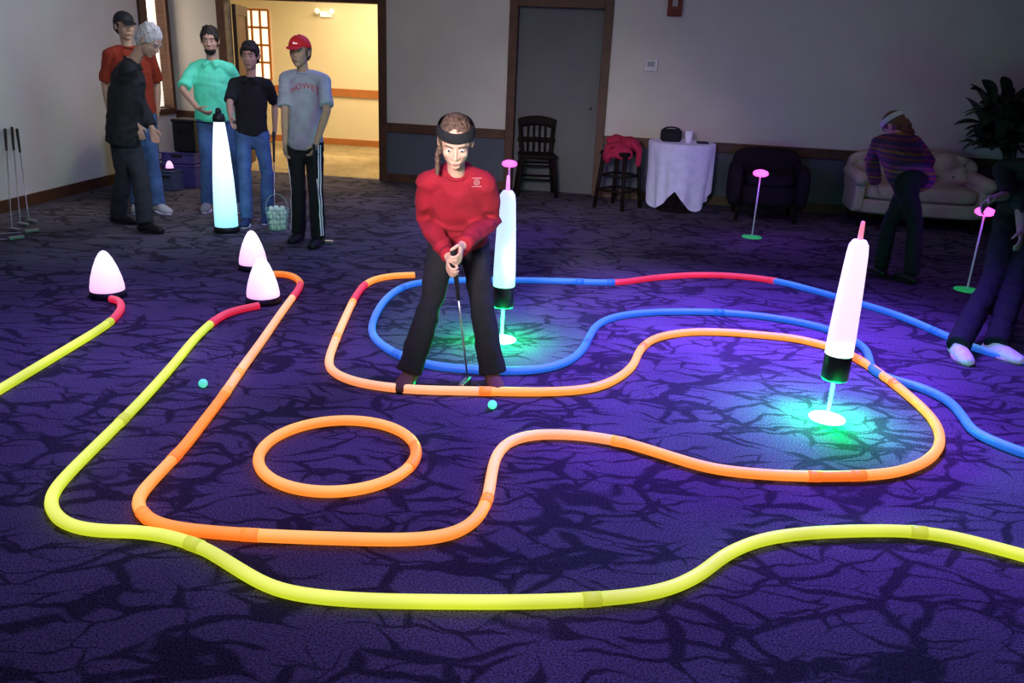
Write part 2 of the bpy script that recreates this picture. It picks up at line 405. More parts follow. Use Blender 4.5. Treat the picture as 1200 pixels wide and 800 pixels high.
# ================================================================ TUBES
T={}
T['o']=glowmat('glow_orange',(1.0,.52,.17),(1.0,.27,.035),1.05,.18)
T['p']=glowmat('glow_peach',(1.0,.60,.36),(1.0,.31,.11),1.06,.18)
T['y']=glowmat('glow_yellow_green',(.88,.95,.19),(.58,.67,.025),1.0)
T['b']=glowmat('glow_blue',(.11,.34,.95),(.02,.12,.70),.82)
T['r']=glowmat('glow_red',(.95,.09,.19),(.75,.015,.06),.88)
T['d']=glowmat('glow_deep_orange',(1.0,.36,.08),(1.0,.17,.015),.98)
CN={'o':'orange','p':'peach orange','y':'yellow green','b':'blue','r':'red','d':'deep orange'}
CD2={'o':T['d'],'p':T['o'],'d':T['d'],'r':T['r'],
 'y':glowmat('glow_olive',(.74,.80,.12),(.47,.52,.015),.98),'b':glowmat('glow_navy',(.07,.26,.85),(.01,.09,.6),.82)}
TR=.0225
def catmull(pts,sub=10,closed=False):
    out=[]; n=len(pts)
    for i in range(n-1):
        p0=pts[max(i-1,0)]; p1=pts[i]; p2=pts[i+1]; p3=pts[min(i+2,n-1)]
        for k in range(sub):
            t=k/sub
            out.append(.5*((2*p1)+(p2-p0)*t+(2*p0-5*p1+4*p2-p3)*t*t+(3*p1-p0-3*p2+p3)*t**3))
    out.append(pts[-1]); return out
def smoothpath(pts,it):
    for _ in range(it):
        pts=[pts[0]]+[(pts[i-1]+pts[i]*2+pts[i+1])*.25 for i in range(1,len(pts)-1)]+[pts[-1]]
    return pts
def course(label,runs,seglen=1.35,zoff=0):
    pix=[]; cols=[]
    for c,l in runs:
        for q in l: pix.append(q); cols.append(c)
    pts=[P(x,y,TR) for x,y in pix]
    dense=catmull(pts,10); dcol=[]
    for i in range(len(pts)-1): dcol+= [cols[i+1]]*10
    dcol.append(cols[-1]); dense=smoothpath(dense,14)
    org=dense[len(dense)//2].copy(); org.z=0
    t=thing('glow_tube_course',label,'glowing tube',org,None)
    segs=[]; cur=[dense[0]]; L=0; cc=dcol[0]
    for i in range(1,len(dense)):
        if dcol[i]!=cc or L>seglen:
            segs.append((cc,cur)); cur=[dense[i-1]]; cc=dcol[i]; L=0
        cur.append(dense[i]); L+=(dense[i]-dense[i-1]).length
    segs.append((cc,cur))
    for k,(c,l) in enumerate(segs):
        if len(l)>14: l=l[::2]+([l[-1]] if len(l)%2==0 else [])
        bm=B(); sweep(bm,[(p,TR,TR) for p in l],side=None,n=12,cap=False)
        o=obj('tube_segment',bm,T[c],t,True); o['label']=CN[c]+' glowing tube segment'
        if k<len(segs)-1:
            q=l[-1]; dv=(l[-1]-l[-2]).normalized(); bm=B()
            sweep(bm,[(q-dv*.03,TR*1.06,TR*1.06),(q+dv*.03,TR*1.06,TR*1.06)],n=16,cap=False)
            obj('coupling',bm,CD2[c],t,True)
    return t
course('short yellow-green tube with a red end leading in from the left edge',[
 ('y',[(-60,486),(-25,470),(0,456),(40,432),(80,408),(110,390),(129,377)]),
 ('r',[(137,369),(142,361),(140,353),(130,350)])])
course('long yellow-green tube snaking across the front of the carpet',[
 ('r',[(303,358),(283,362),(264,368),(247,379)]),
 ('y',[(228,397),(205,425),(165,470),(120,515),(82,553),(64,575),(60,592),(70,608),(92,618),(125,622),(160,623),(200,629),(240,643),(275,664),(310,684),(350,696),(420,703),(520,705),(620,705),(710,701),(775,692),(818,674),(850,650),(890,633),(940,625),(1000,622),(1060,622),(1110,628),(1160,640),(1215,655),(1270,670)])])
course('long orange tube outlining the middle fairway behind and around the girl',[
 ('d',[(316,321),(332,321),(346,325),(352,332)]),('r',[(349,340),(343,348)]),
 ('p',[(327,370),(305,402),(283,432),(262,463)]),
 ('d',[(240,492),(220,518),(203,537)]),('o',[(185,556),(168,575),(162,590),(171,605)]),('d',[(195,616),(235,622),(300,627)]),
 ('o',[(400,631),(480,632),(530,625),(558,608),(571,585)]),('p',[(576,557),(582,534),(598,517),(630,509),(680,510),(730,518)]),
 ('o',[(780,533),(835,549),(900,556),(960,558)]),('d',[(1010,557)]),('o',[(1050,553),(1082,542),(1099,526),(1101,508),(1090,487),(1062,461),(1035,440),(1005,420)]),
 ('d',[(975,407)]),('o',[(935,397),(900,393),(850,389),(805,389),(768,396),(750,410),(742,428),(722,444),(692,455),(640,459),(560,458)]),
 ('p',[(480,456),(425,449),(396,439),(385,426),(391,404),(402,378),(414,352)]),('r',[(421,341),(427,334)]),('o',[(440,327),(462,323),(486,322)])])
course('blue tube with one red stretch looping behind the girl to the right edge',[
 ('b',[(1270,552),(1205,532),(1165,517),(1140,504),(1128,488),(1112,470),(1080,454),(1042,443),(1022,432),(1018,418),(1010,405),(975,387),(920,374),(850,366),(780,365),(730,369),(702,379),(691,394),(682,411),(660,426),(620,434),(560,433),(500,427),(460,412),(439,396),(436,380),(446,358),(463,341),(490,331),(540,328),(600,328),(660,329),(722,331)]),
 ('r',[(760,326),(810,322),(860,323),(910,329)]),
 ('b',[(960,342),(1010,356),(1060,372),(1105,392),(1150,410),(1205,424),(1270,432)])])
c=P(397,530.5,TR); rr=(P(489,531,TR)-P(306,531,TR)).length/2
pts=[c+V((rr*math.cos(a),rr*math.sin(a),0)) for a in [2*math.pi*i/96 for i in range(96)]]
t=thing('glow_tube_ring','closed round orange tube ring lying alone on the carpet','glowing tube',(c.x,c.y,0))
bm=B(); sweep(bm,[(p,TR,TR) for p in pts[5:92]],n=12,cap=False); obj('tube_segment',bm,T['o'],t,True)
bm=B(); sweep(bm,[(p,TR*1.05,TR*1.05) for p in (pts[91:]+pts[:6])],n=16,cap=False); obj('coupling',bm,T['d'],t,True)
# ================================================================ CONES
cm=gradmat('cone_glow',(1.0,.45,.92),(.98,.84,1.0),.03,.22,1.1)
for i,(px,py,lab,sc) in enumerate([(127,347,'glowing white cone at the end of the short yellow-green tube',1.0),
    (309,354,'glowing white cone at the red tip of the long yellow-green tube',1.0),
    (297,315,'glowing white cone farther back, beside the start of the orange tube',.96)]):
    p=P(px,py); t=thing('light_cone',lab,'light cone',p,'bullet-shaped glowing cones')
    bm=B(); lathe(bm,[(0,0),(.112*sc,0),(.112*sc,.025),(.10*sc,.045),(0,.045)],p); obj('base',bm,M['black'],t,True)
    bm=B(); lathe(bm,[(0,.04*sc),(.103*sc,.045*sc),(.103*sc,.070*sc),(.092*sc,.13*sc),(.072*sc,.195*sc),(.049*sc,.25*sc),(.028*sc,.285*sc),(.012*sc,.298*sc),(0,.302*sc)],p,24)
    obj('shade',bm,cm,t,True)
p=P(266,271); t=thing('light_tower','tall glowing blue-white tapered tower with black cap standing before the men','light tower',p)
bm=B(); lathe(bm,[(0,0),(.108,0),(.108,.03),(.10,.05),(0,.05)],p); obj('base',bm,M['black'],t,True)
bm=B(); lathe(bm,[(0,.045),(.098,.05),(.098,.2),(.088,.45),(.07,.7),(.052,.88),(.045,.93),(0,.94)],p,24)
obj('shade',bm,gradmat('tower_glow',(.25,.80,1.0),(.78,.92,1.0),0,.6,1.12),t,True)
bm=B(); lathe(bm,[(0,.93),(.050,.935),(.052,.965),(.042,1.0),(.0,1.005)],p); obj('cap',bm,M['black'],t,True)
bm=B(); lathe(bm,[(0,1.0),(.024,1.0),(.026,1.02),(.018,1.045),(0,1.05)],p); obj('tip',bm,M['black'],t,True)
def rocket(px,py,lab,g0,g1,tip,rodglow):
    p=P(px,py); t=thing('glow_rocket',lab,'light marker',p,'rocket-shaped glowing markers over holes')
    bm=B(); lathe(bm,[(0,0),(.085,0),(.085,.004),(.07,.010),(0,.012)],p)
    obj('cup_light_pool',bm,mat('light_pool_glow',(.6,.9,.8),.5,em=(.6,1,.80),es=2.0),t,True)  # emissive disc at the hole stands in for the bright pool of floor light
    bm=B(); rod(bm,p+V((0,0,.012)),p+V((0,0,.215)),.0085); obj('post',bm,mat('post_glow',(.6,.8,.8),.4,em=rodglow,es=.9),t,True)
    bm=B(); lathe(bm,[(0,.205),(.058,.205),(.062,.215),(.062,.325),(.056,.335),(0,.335)],p); obj('collar',bm,M['black'],t,True)
    bm=B(); lathe(bm,[(0,.33),(.063,.33),(.063,.42),(.058,.57),(.052,.71),(.047,.81),(.042,.85),(.028,.872),(0,.877)],p,24)
    obj('shade',bm,gradmat('rocket_glow',g0,g1,.3,.87,1.06),t,True)
    bm=B(); lathe(bm,[(0,.87),(.012,.872),(.010,.93),(.008,.955),(0,.958)],p); obj('tip',bm,mat('tip_glow',(.6,.3,.4),.4,em=tip,es=1.0),t,True)
    for q in range(3):
        a=2.094*q+.5
        ld=bpy.data.lights.new('hole_glow','POINT'); ld.energy=11; ld.color=(.0,1,.20); ld.shadow_soft_size=.04
        lo=bpy.data.objects.new('hole_glow',ld); C.objects.link(lo); lo.location=p+V((.06*math.cos(a),.06*math.sin(a),.14)); lo.parent=None
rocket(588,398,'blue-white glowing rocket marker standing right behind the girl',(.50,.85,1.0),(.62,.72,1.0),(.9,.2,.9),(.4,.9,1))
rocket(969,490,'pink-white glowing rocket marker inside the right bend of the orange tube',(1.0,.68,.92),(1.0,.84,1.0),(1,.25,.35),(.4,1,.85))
gm=mat('flag_base_green',(.05,.5,.15),.5,em=(.02,.7,.12),es=.25)
pm=mat('pink_lamp',(.6,.1,.5),.4,em=(1,.08,.62),es=3.0)
for px,py,lab,en in [(881,278,'thin pole with a pink light and green foot before the dark armchair',13),
                  (1133,340,'thin pole with a pink light and green foot by the player at the right edge',6),
                  (594,268,'thin pole with a pink light hidden mostly behind the rocket marker by the girl',13)]:
    p=P(px,py); t=thing('light_pole',lab,'light pole',p,'thin poles with pink lights')
    bm=B(); lathe(bm,[(0,0),(.095,0),(.095,.008),(.03,.02),(0,.02)],p); obj('foot',bm,gm,t,True)
    bm=B(); rod(bm,p+V((0,0,.02)),p+V((0,0,.6)),.007); obj('pole',bm,mat('pole_white',(.55,.5,.6),.4,em=(.4,.3,.8),es=.15),t,True)
    bm=B(); lathe(bm,[(0,.582),(.045,.585),(.068,.598),(.072,.615),(.060,.632),(.03,.644),(0,.648)],p); obj('lamp',bm,pm,t,True)
    ld=bpy.data.lights.new('violet_lamp','POINT'); ld.energy=en; ld.color=(.28,.03,1); ld.shadow_soft_size=.08
    lo=bpy.data.objects.new('violet_lamp',ld); C.objects.link(lo); lo.location=p+V((0,-.16,.74))
def ball(p,m,lab,group=None):
    bm=B(); bmesh.ops.create_icosphere(bm,subdivisions=3,radius=.0215,matrix=Matrix.Translation(p)); o=obj('golf_ball',bm,m,None,True,origin=p)
    return tag(o,lab,'golf ball',group)
bg=mat('ball_teal',(.3,.9,.7),.4,em=(.08,.75,.5),es=.9,bump=.5,bscale=200)
ball(P(577,474,.022),mat('ball_green',(.3,.9,.7),.4,em=(.05,.9,.5),es=1.1,bump=.5,bscale=200),'glowing green golf ball just in front of the girl')
ball(P(238,449,.022),bg,'glowing teal golf ball between the yellow-green and orange tubes at left')
# ================================================================ PUTTERS
def putter(g,h,lab,group=None,hd=V((1,0,0)),name='putter'):
    g=V(g);h=V(h); t=thing(name,lab,'putter',V((h.x,h.y,0)),group)
    d=(h-g).normalized(); L=(h-g).length
    bm=B(); sweep(bm,[(g,.0135,.0135),(g+d*.12,.0125,.0125),(g+d*.27,.0095,.0095)],n=12); obj('grip',bm,M['black'],t,True)
    bm=B(); rod(bm,g+d*.26,h-d*.01,.0055,.0045); obj('shaft',bm,M['metal'],t,True)
    hd=V((hd.x,hd.y,0)).normalized(); R=Matrix((hd,V((-hd.y,hd.x,0)),V((0,0,1)))).transposed()
    bm=B(); box(bm,V((h.x,h.y,.018))+hd*.035,(.115,.03,.028),R,.006); obj('head',bm,M['metal'],t)
    return t
# ================================================================ PEOPLE
def hand(bm,w,d,nn,s,curl,ts,spread=0.0):
    d=d.normalized(); nn=(nn-d*nn.dot(d)).normalized(); tv=d.cross(nn)*ts
    sweep(bm,[(w,.024*s,.018*s),(w+d*.035*s,.034*s,.015*s),(w+d*.078*s,.037*s,.012*s)],side=tv,n=14)
    for k,(off,L) in enumerate([(.0315,.072),(.0105,.08),(-.0105,.074),(-.0315,.058)]):
        p=w+d*.078*s+tv*off*s*.95; st=[(p,.0082*s,.0082*s)]; a=0
        for q,f in enumerate((.45,.3,.25)):
            a+=curl*(.6 if q==0 else 1)
            v=d*math.cos(a)+nn*math.sin(a)+tv*(off*spread)
            p=p+v.normalized()*L*f*s; r=(.0078,.0072,.0062)[q]*s; st.append((p,r,r))
        sweep(bm,st,n=8)
    p=w+d*.022*s+tv*.024*s
    p1=p+(tv*.65+d*.65+nn*.35).normalized()*.038*s; p2=p1+(tv*.15+d*.75+nn*.6).normalized()*.028*s; p3=p2+(d*.7+nn*.7-tv*.1).normalized()*.02*s
    sweep(bm,[(p,.013*s,.013*s),(p1,.0105*s,.0105*s),(p2,.0095*s,.0095*s),(p3,.0075*s,.0075*s)],n=10)
def person(name,label,q):
    s=q['s']; F=V(q['F']); F.z=0; F.normalize(); S=V((-F.y,F.x,0))
    HF=V(q.get('HF',F)).normalized(); HS=V((-HF.y,HF.x,0)).normalized(); HU=HF.cross(HS)*-1
    if HU.z<0: HU=-HU
    Y0=q['Y']
    pel=PY(q['pel'][0],q['pel'][1],Y0+q['pel'][2]); sho=PY(q['sho'][0],q['sho'][1],Y0+q['sho'][2]); hc=PY(q['head'][0],q['head'][1],Y0+q['head'][2])
    bw=q.get('bw',1.0)
    up=(sho-pel).normalized()
    sw=.160*s*q.get('shw',1); slp=q.get('slope',.035)*s
    sh={'a':sho-S*sw-up*slp,'b':sho+S*sw-up*slp}; hp={'a':pel-S*.083*s,'b':pel+S*.083*s}
    an={};kn={};el={};wr={}
    for k in 'ab':
        x=q['an'+k]; an[k]=P(x[0],x[1],.085*s)
        x=q['kn'+k]; kn[k]=PY(x[0],x[1],(hp[k].y+an[k].y)/2+x[2])
        x=q['el'+k]; el[k]=SPH(sh[k],x[0],x[1],.275*s,x[2])
        x=q['wr'+k]; wr[k]=V(x) if q.get('wrw') else SPH(el[k],x[0],x[1],.245*s,x[2])
    ff={'a':V(q.get('fa',F)),'b':V(q.get('fb',F))}
    rt=V(((an['a'].x+an['b'].x)/2,(an['a'].y+an['b'].y)/2,0))
    t=thing(name,label,'person',rt)
    hk=q.get('hk',s*1.03)
    def torso(bm,o,hem=.10,shirt=False,blouse=0.0):
        L=(sho-pel).length; sc_=min(1.0,.6+.4*q.get('shw',1))
        st=[(pel-up*hem*s,(.146*s*bw+o),(.098*s*bw+o)),(pel,(.150*s*bw+o+blouse*.4),(.104*s*bw+o+blouse*.4)),
            (pel+up*L*.28,(.130*s*bw+o+blouse),(.094*s*bw+o+blouse)),(pel+up*L*.55,(.142*s*bw*sc_+o+blouse*.6),(.104*s*bw+o+blouse*.6)),
            (pel+up*L*.80,(.146*s*bw*sc_+o),(.098*s*bw+o)),(pel+up*L*.92,(.115*s*bw*sc_+o),(.076*s+o)),(pel+up*(L+.01*s),(.070*s+o*.6),(.055*s+o*.6))]
        if not shirt: st.append((pel+up*(L+.035*s),(.050*s+o),(.046*s+o)))
        sweep(bm,st,side=S,n=20,dome=(.12,.15) if shirt else (.15,1))
        for k in 'ab':
            sweep(bm,[(sh[k],.044*s+o,.044*s+o),(sh[k].lerp(sho,.5)+up*.008*s,.044*s+o*.8,.044*s+o*.8),(sho+up*.010*s,.040*s+o*.5,.040*s+o*.5)],n=14)
    def arm(bm,k,o,f1=1.0,flat=False):
        a,b,c=sh[k],el[k],wr[k]
        st=[(a,.044*s+o,.044*s+o),(a.lerp(b,.5),.041*s+o,.041*s+o)]
        if f1>=.5: st.append((b,.035*s+o,.035*s+o))
        if f1>.5:
            st.append((b.lerp(c,.35),.035*s+o,.035*s+o)); e2=b.lerp(c,(f1-.5)*2); r=(.035-.011*(f1-.5)*2)*s+o; st.append((e2,r,r))
        else:
            st=st[:1]+[(a.lerp(b,f1),.042*s+o*1.05,.042*s+o*1.05),(a.lerp(b,2*f1),.040*s+o*1.4,.040*s+o*1.4)]
        sweep(bm,st,n=14,dome=(1,.15) if flat else (1,1))
    def leg(bm,k,o,hem=1.0,flare=0,flat=False):
        a,b,c=hp[k],kn[k],an[k]
        sweep(bm,[(a,.080*s*bw+o,.085*s*bw+o),(a.lerp(b,.5),.066*s*bw+o,.070*s*bw+o),(b,.050*s+o,.053*s+o),(b.lerp(c,.35),.047*s+o+flare*.4,.050*s+o+flare*.4),(b.lerp(c,1.04 if flat else .97),.036*s+o+flare,.038*s+o+flare)],side=S,n=16,dome=(1,.1) if flat else (1,1))
    def foot(bm,k,o=0,zc=None):
        f=ff[k].normalized(); b=V((an[k].x,an[k].y,0)); sd=V((-f.y,f.x,0))
        st=[(b-f*.045*s+V((0,0,.036*s)),.030*s+o,.032*s+o),(b+f*.03*s+V((0,0,.045*s)),.034*s+o,.040*s+o),(b+f*.10*s+V((0,0,.034*s)),.040*s+o,.030*s+o),(b+f*.155*s+V((0,0,.026*s)),.034*s+o,.022*s+o)]
        sweep(bm,st,side=sd,n=14)
    bm=B(); torso(bm,-.008,.02)
    hb=hc-HU*.085*hk-HF*.02*hk
    sweep(bm,[(sho-up*.02,.048*s,.048*s),(sho.lerp(hb,.55)+V((0,0,.0)),.045*s,.045*s),(hb+HU*.05*hk,.046*hk,.05*hk)],n=14)
    for k in 'ab':
        arm(bm,k,-.002); leg(bm,k,-.008); foot(bm,k,-.006)
        d=(wr[k]-el[k]).normalized(); sg=-1 if k=='b' else 1
        hd=q.get('hd'+k); hn=q.get('hn'+k)
        d2=V(hd).normalized() if hd else d
        nn=V(hn) if hn else (S*sg)
        ts=q.get('ts'+k)
        if ts is None:
            nnn=(nn-d2*nn.dot(d2)).normalized(); ts=1 if d2.cross(nnn).dot(F)>0 else -1
        hand(bm,wr[k],d2,nn,s*q.get('hs',.95),q.get('curl',.45),ts)
        sweep(bm,[(wr[k]-d*.02*s,.025*s,.025*s),(wr[k]+d2*.01*s,.024*s,.019*s)],n=12)
    X,Yv,Z=HS,HF,HU
    def h(x,f,u): return hc+HS*x*hk+HF*f*hk+HU*u*hk
    ell(bm,h(0,-.012,.028),(.073*hk,.092*hk,.088*hk),X,Yv,Z)
    ell(bm,h(0,.018,-.03),(.058*hk,.066*hk,.080*hk),X,Yv,Z)
    ell(bm,h(0,.052,-.088),(.026*hk,.024*hk,.020*hk),X,Yv,Z)
    ell(bm,h(0,.066,.030),(.046*hk,.016*hk,.012*hk),X,Yv,Z)
    for sg in (-1,1):
        ell(bm,h(.032*sg,.052,-.022),(.024*hk,.024*hk,.022*hk),X,Yv,Z)
        ell(bm,h(.073*sg,-.008,-.002),(.010*hk,.018*hk,.030*hk),X,Yv,Z)
        ell(bm,h(.012*sg,.084,-.030),(.008*hk,.009*hk,.007*hk),X,Yv,Z)
    sweep(bm,[(h(0,.076,.016),.006*hk,.007*hk),(h(0,.088,-.008),.008*hk,.009*hk),(h(0,.095,-.026),.011*hk,.009*hk)],side=HS,n=10)
    ell(bm,h(0,.076,-.058),(.026*hk,.012*hk,.014*hk),X,Yv,Z)
    body=vox('body',bm,q.get('skin',M['skin']),t,q.get('vx',.0062),2,.4)
    for sg in (-1,1):
        bm=B(); ell(bm,h(.029*sg,.073,.008),(.0125*hk,.009*hk,.0052*hk),X,Yv,Z,12,8); ey=obj('eye',bm,M['eye'],t,True)
        bm=B(); ell(bm,h(.029*sg,.079,.007),(.0062*hk,.0045*hk,.0052*hk),X,Yv,Z,10,8); obj('iris',bm,M['iris'],ey,True)
        bm=B(); sweep(bm,[(h(.014*sg,.084,.027),.003*hk,.003*hk),(h(.032*sg,.081,.033),.0035*hk,.0035*hk),(h(.047*sg,.068,.028),.0025*hk,.0025*hk)],n=6); obj('eyebrow',bm,q['hair'],t,True)
    bm=B(); sweep(bm,[(h(-.022,.079,-.058),.002*hk,.003*hk),(h(0,.089,-.057),.003*hk,.006*hk),(h(.022,.079,-.058),.002*hk,.003*hk)],n=8); obj('mouth',bm,M['lip'],t,True)
    hs=q.get('style','short')
    bm=B()
    if q.get('cap'):
        ell(bm,h(0,-.024,.022),(.081*hk,.092*hk,.078*hk),X,Yv,Z); ell(bm,h(0,-.045,-.012),(.074*hk,.062*hk,.066*hk),X,Yv,Z)
    elif hs=='long':
        ell(bm,h(0,-.019,.034),(.078*hk,.093*hk,.088*hk),X,Yv,Z)
        ell(bm,h(0,-.040,.000),(.075*hk,.066*hk,.072*hk),X,Yv,Z)
        for sg in (-1,1): ell(bm,h(.066*sg,-.004,.015),(.013*hk,.030*hk,.040*hk),X,Yv,Z)
        ell(bm,h(0,-.110,.025),(.034*hk,.040*hk,.038*hk),X,Yv,Z)
        sweep(bm,[(h(-.01,-.12,.0),.026*hk,.026*hk),(h(-.06,-.09,-.06),.022*hk,.020*hk),(h(-.082,-.03,-.10),.014*hk,.016*hk),(h(-.080,-.02,-.10)+V((0,-.03,-.07)),.010*hk,.012*hk)],n=12)
    else:
        ell(bm,h(0,-.019,.040),(.081*hk,.095*hk,.091*hk),X,Yv,Z)
        ell(bm,h(0,-.045,-.002),(.078*hk,.066*hk,.076*hk),X,Yv,Z)
        if hs in('short','fringe'):
            for sg in (-1,1): ell(bm,h(.066*sg,.012,.035),(.015*hk,.030*hk,.040*hk),X,Yv,Z)
            rn=random.Random(int(Y0*100))
            for _ in range(16):
                a=rn.uniform(0,6.28); r_=rn.uniform(.2,.85)
                ell(bm,h(.074*r_*math.cos(a),-.02+.088*r_*math.sin(a),.040+.086*math.sqrt(max(0,1-r_*r_))),(.017*hk,.02*hk,.012*hk),X,Yv,Z,10,8)
    if hs in('fringe',):
        ell(bm,h(-.012,.054,.068),(.052*hk,.032*hk,.024*hk),X,Yv,Z)
        ell(bm,h(.03,.048,.060),(.033*hk,.030*hk,.022*hk),X,Yv,Z)
    if hs=='bob':
        ell(bm,h(0,-.050,-.045),(.092*hk,.072*hk,.095*hk),X,Yv,Z)
        ell(bm,h(.04,-.045,-.12),(.055*hk,.055*hk,.06*hk),X,Yv,Z)
        ell(bm,h(-.04,-.045,-.11),(.05*hk,.05*hk,.06*hk),X,Yv,Z)
    vox('hair',bm,q['hair'],t,.006,3 if hs=='long' else 2,hair=.002 if hs=='long' else .005)
    if q.get('beard'):
        bm=B(); ell(bm,h(0,.032,-.078),(.050*hk,.048*hk,.040*hk),X,Yv,Z)
        bb=vox('beard',bm,q['hair'],t,.006,2)
    if q.get('cap'):
        cmn=q['cap']; bm=B()
        prof=[]
        n=24
        for ring_i in range(9):
            a=math.radians(ring_i*90/8); prof.append((math.cos(a)**.9 if ring_i<8 else 0,math.sin(a)))
        rings=[]
        for r_,z_ in prof:
            if r_<1e-3: rings.append([bm.verts.new(h(0,-.016,.034+.092))])
            else: rings.append([bm.verts.new(h(.084*r_*math.cos(2*math.pi*i/n),-.014+.100*r_*math.sin(2*math.pi*i/n),.034+.092*z_+.008*math.sin(2*math.pi*i/n)*(1-z_))) for i in range(n)])
        for a_,b_ in zip(rings,rings[1:]):
            for i in range(n):
                j=(i+1)%n
                if len(b_)==1: bm.faces.new((a_[i],a_[j],b_[0]))
                else: bm.faces.new((a_[i],a_[j],b_[j],b_[i]))
        bm.faces.new(rings[0][::-1])
        crown=obj('cap_crown',bm,cmn,t,True)
        bm=B(); ell(bm,h(0,.100,.036),(.060*hk,.066*hk,.0065*hk),X,(Yv-Z*.25).normalized(),(Z+Yv*.25).normalized()); obj('cap_visor',bm,cmn,t,True)
        bm=B(); ell(bm,h(0,-.016,.127),(.007*hk,.007*hk,.004*hk),X,Yv,Z,8,6); obj('cap_button',bm,cmn,t,True)
        if q.get('capletter'):
            me=textmesh(q['capletter'],.095); project(me,crown,h(0,.06,.088),HS,HU,HF,'cap_letter',mat('letter_white',(.9,.9,.9),.6,em=(1,1,1),es=.35),crown,off=.010)
    if q.get('band'):
        bm=B(); n=40; rr_=[]; b0_=q.get('bandu',.040); bh_=q.get('bandh',.050)
        for du,k_ in ((b0_,.985),(b0_+bh_*.3,.995),(b0_+bh_*.7,.95),(b0_+bh_,.87)):
            rr_.append([bm.verts.new(h(.088*k_*math.cos(2*math.pi*i/n),-.016+.106*k_*math.sin(2*math.pi*i/n),du+.010*math.sin(2*math.pi*i/n)-.005)) for i in range(n)])
        for a_,b_ in zip(rr_,rr_[1:]):
            for i in range(n): bm.faces.new((a_[i],a_[(i+1)%n],b_[(i+1)%n],b_[i]))
        obj('headband',bm,q['band'],t,True)
    sd_=q.get('seed',s*10+Y0)
    bm=B(); L=(sho-pel).length; po=q.get('po',.012)
    sweep(bm,[(pel-up*.09*s,.130*s*bw,.088*s*bw),(pel-up*.03*s,.146*s*bw+po*.6,.100*s*bw+po*.6),(pel+up*L*.18,.136*s*bw+po*.4,.096*s*bw+po*.4)],side=S,n=20,dome=(1,.2))
    for k in 'ab': leg(bm,k,po,1.0,q.get('flare',.014),True)
    tr=vox('trousers',bm,q['pants'],t,.0085,4,fold=.006,seed=sd_)
    if q.get('stripe'):
        for k,sg in (('a',-1),('b',1)):
            bt=BVHTree.FromPolygons([v.co+rt for v in tr.data.vertices],[tuple(p.vertices) for p in tr.data.polygons])
            bm=B(); fv=F
            for off in (-.010,.010):
                prev=None
                for i in range(26):
                    f=i/25; c_=hp[k].lerp(kn[k],f*2) if f<.5 else kn[k].lerp(an[k],(f-.5)*2)
                    if i==25: c_=kn[k].lerp(an[k],.97)
                    out=(S*sg*.8+F*.6).normalized(); row=[]
                    for w_ in (-.005,.005):
                        o_=c_+(S*.6-F*.8*sg).normalized()*(off+w_)
                        hh=bt.ray_cast(o_+out*.3,-out)
                        row.append(bm.verts.new((hh[0] if hh[0] is not None else o_+out*.07)+out*.003))
                    if prev: bm.faces.new((prev[0],prev[1],row[1],row[0]))
                    prev=row
            obj('side_stripe',bm,M['lett_white'],tr)
    so=q.get('so',.016)
    bm=B(); torso(bm,so,q.get('hem',.06),True,q.get('blouse',.010))
    for k in 'ab': arm(bm,k,so*.85,q.get('sleeve',.42),True)
    if q.get('hood'):
        ell(bm,sho-F*.055+V((0,0,.030)),(.080,.045,.035),S,F,V((0,0,1)))
    top=vox(q.get('topname','shirt'),bm,q['top'],t,.0085,3,fold=q.get('fold',.006),seed=sd_+3)
    bm=B(); cpt=sho+up*.030*s; n=24; cl=[]
    ax=(hb-sho).normalized()
    for i in range(n):
        a=2*math.pi*i/n; cl.append((cpt+S*math.cos(a)*.062*s+ax.cross(S).normalized()*math.sin(a)*.056*s,.009*s,.009*s))
    sweep(bm,cl,closed=True,n=8)
    if q.get('polo'):
        fu=(F-up*F.dot(up)).normalized()
        for sg in (-1,1):
            p1=cpt+S*sg*.064*s+fu*.01+up*.012; p2=cpt+fu*.066*s+S*sg*.006; p3=cpt+fu*.098*s+S*sg*.050*s-up*.052*s; p4=cpt+S*sg*.092*s+fu*.045*s-up*.030*s
            vs=[bm.verts.new(p_) for p_ in (p1,p2,p3,p4)]; vt=[bm.verts.new(p_+fu*.006+up*.004) for p_ in (p1,p2,p3,p4)]
            bm.faces.new(vs[::-1]); bm.faces.new(vt)
            for i in range(4): bm.faces.new((vs[i],vs[(i+1)%4],vt[(i+1)%4],vt[i]))
    obj('collar',bm,q.get('collar',q['top']),top,True)
    if q.get('cuffs'):
        for k in 'ab':
            d=(wr[k]-el[k]).normalized(); bm=B(); rod(bm,wr[k]-d*.05*s,wr[k]-d*.012*s,.040*s,.036*s,14); obj('cuff',bm,q['top'],top,True)
    if q.get('belt'):
        bm=B(); n=36; l_=[]
        for i in range(n):
            a=2*math.pi*i/n; l_.append((pel-up*.02*s+S*math.cos(a)*(.150*s*bw+.018)+up.cross(S)*math.sin(a)*(.104*s*bw+.018),.006,.018))
        sweep(bm,l_,closed=True,side=up,n=8); obj('belt',bm,M['black'],t,True)
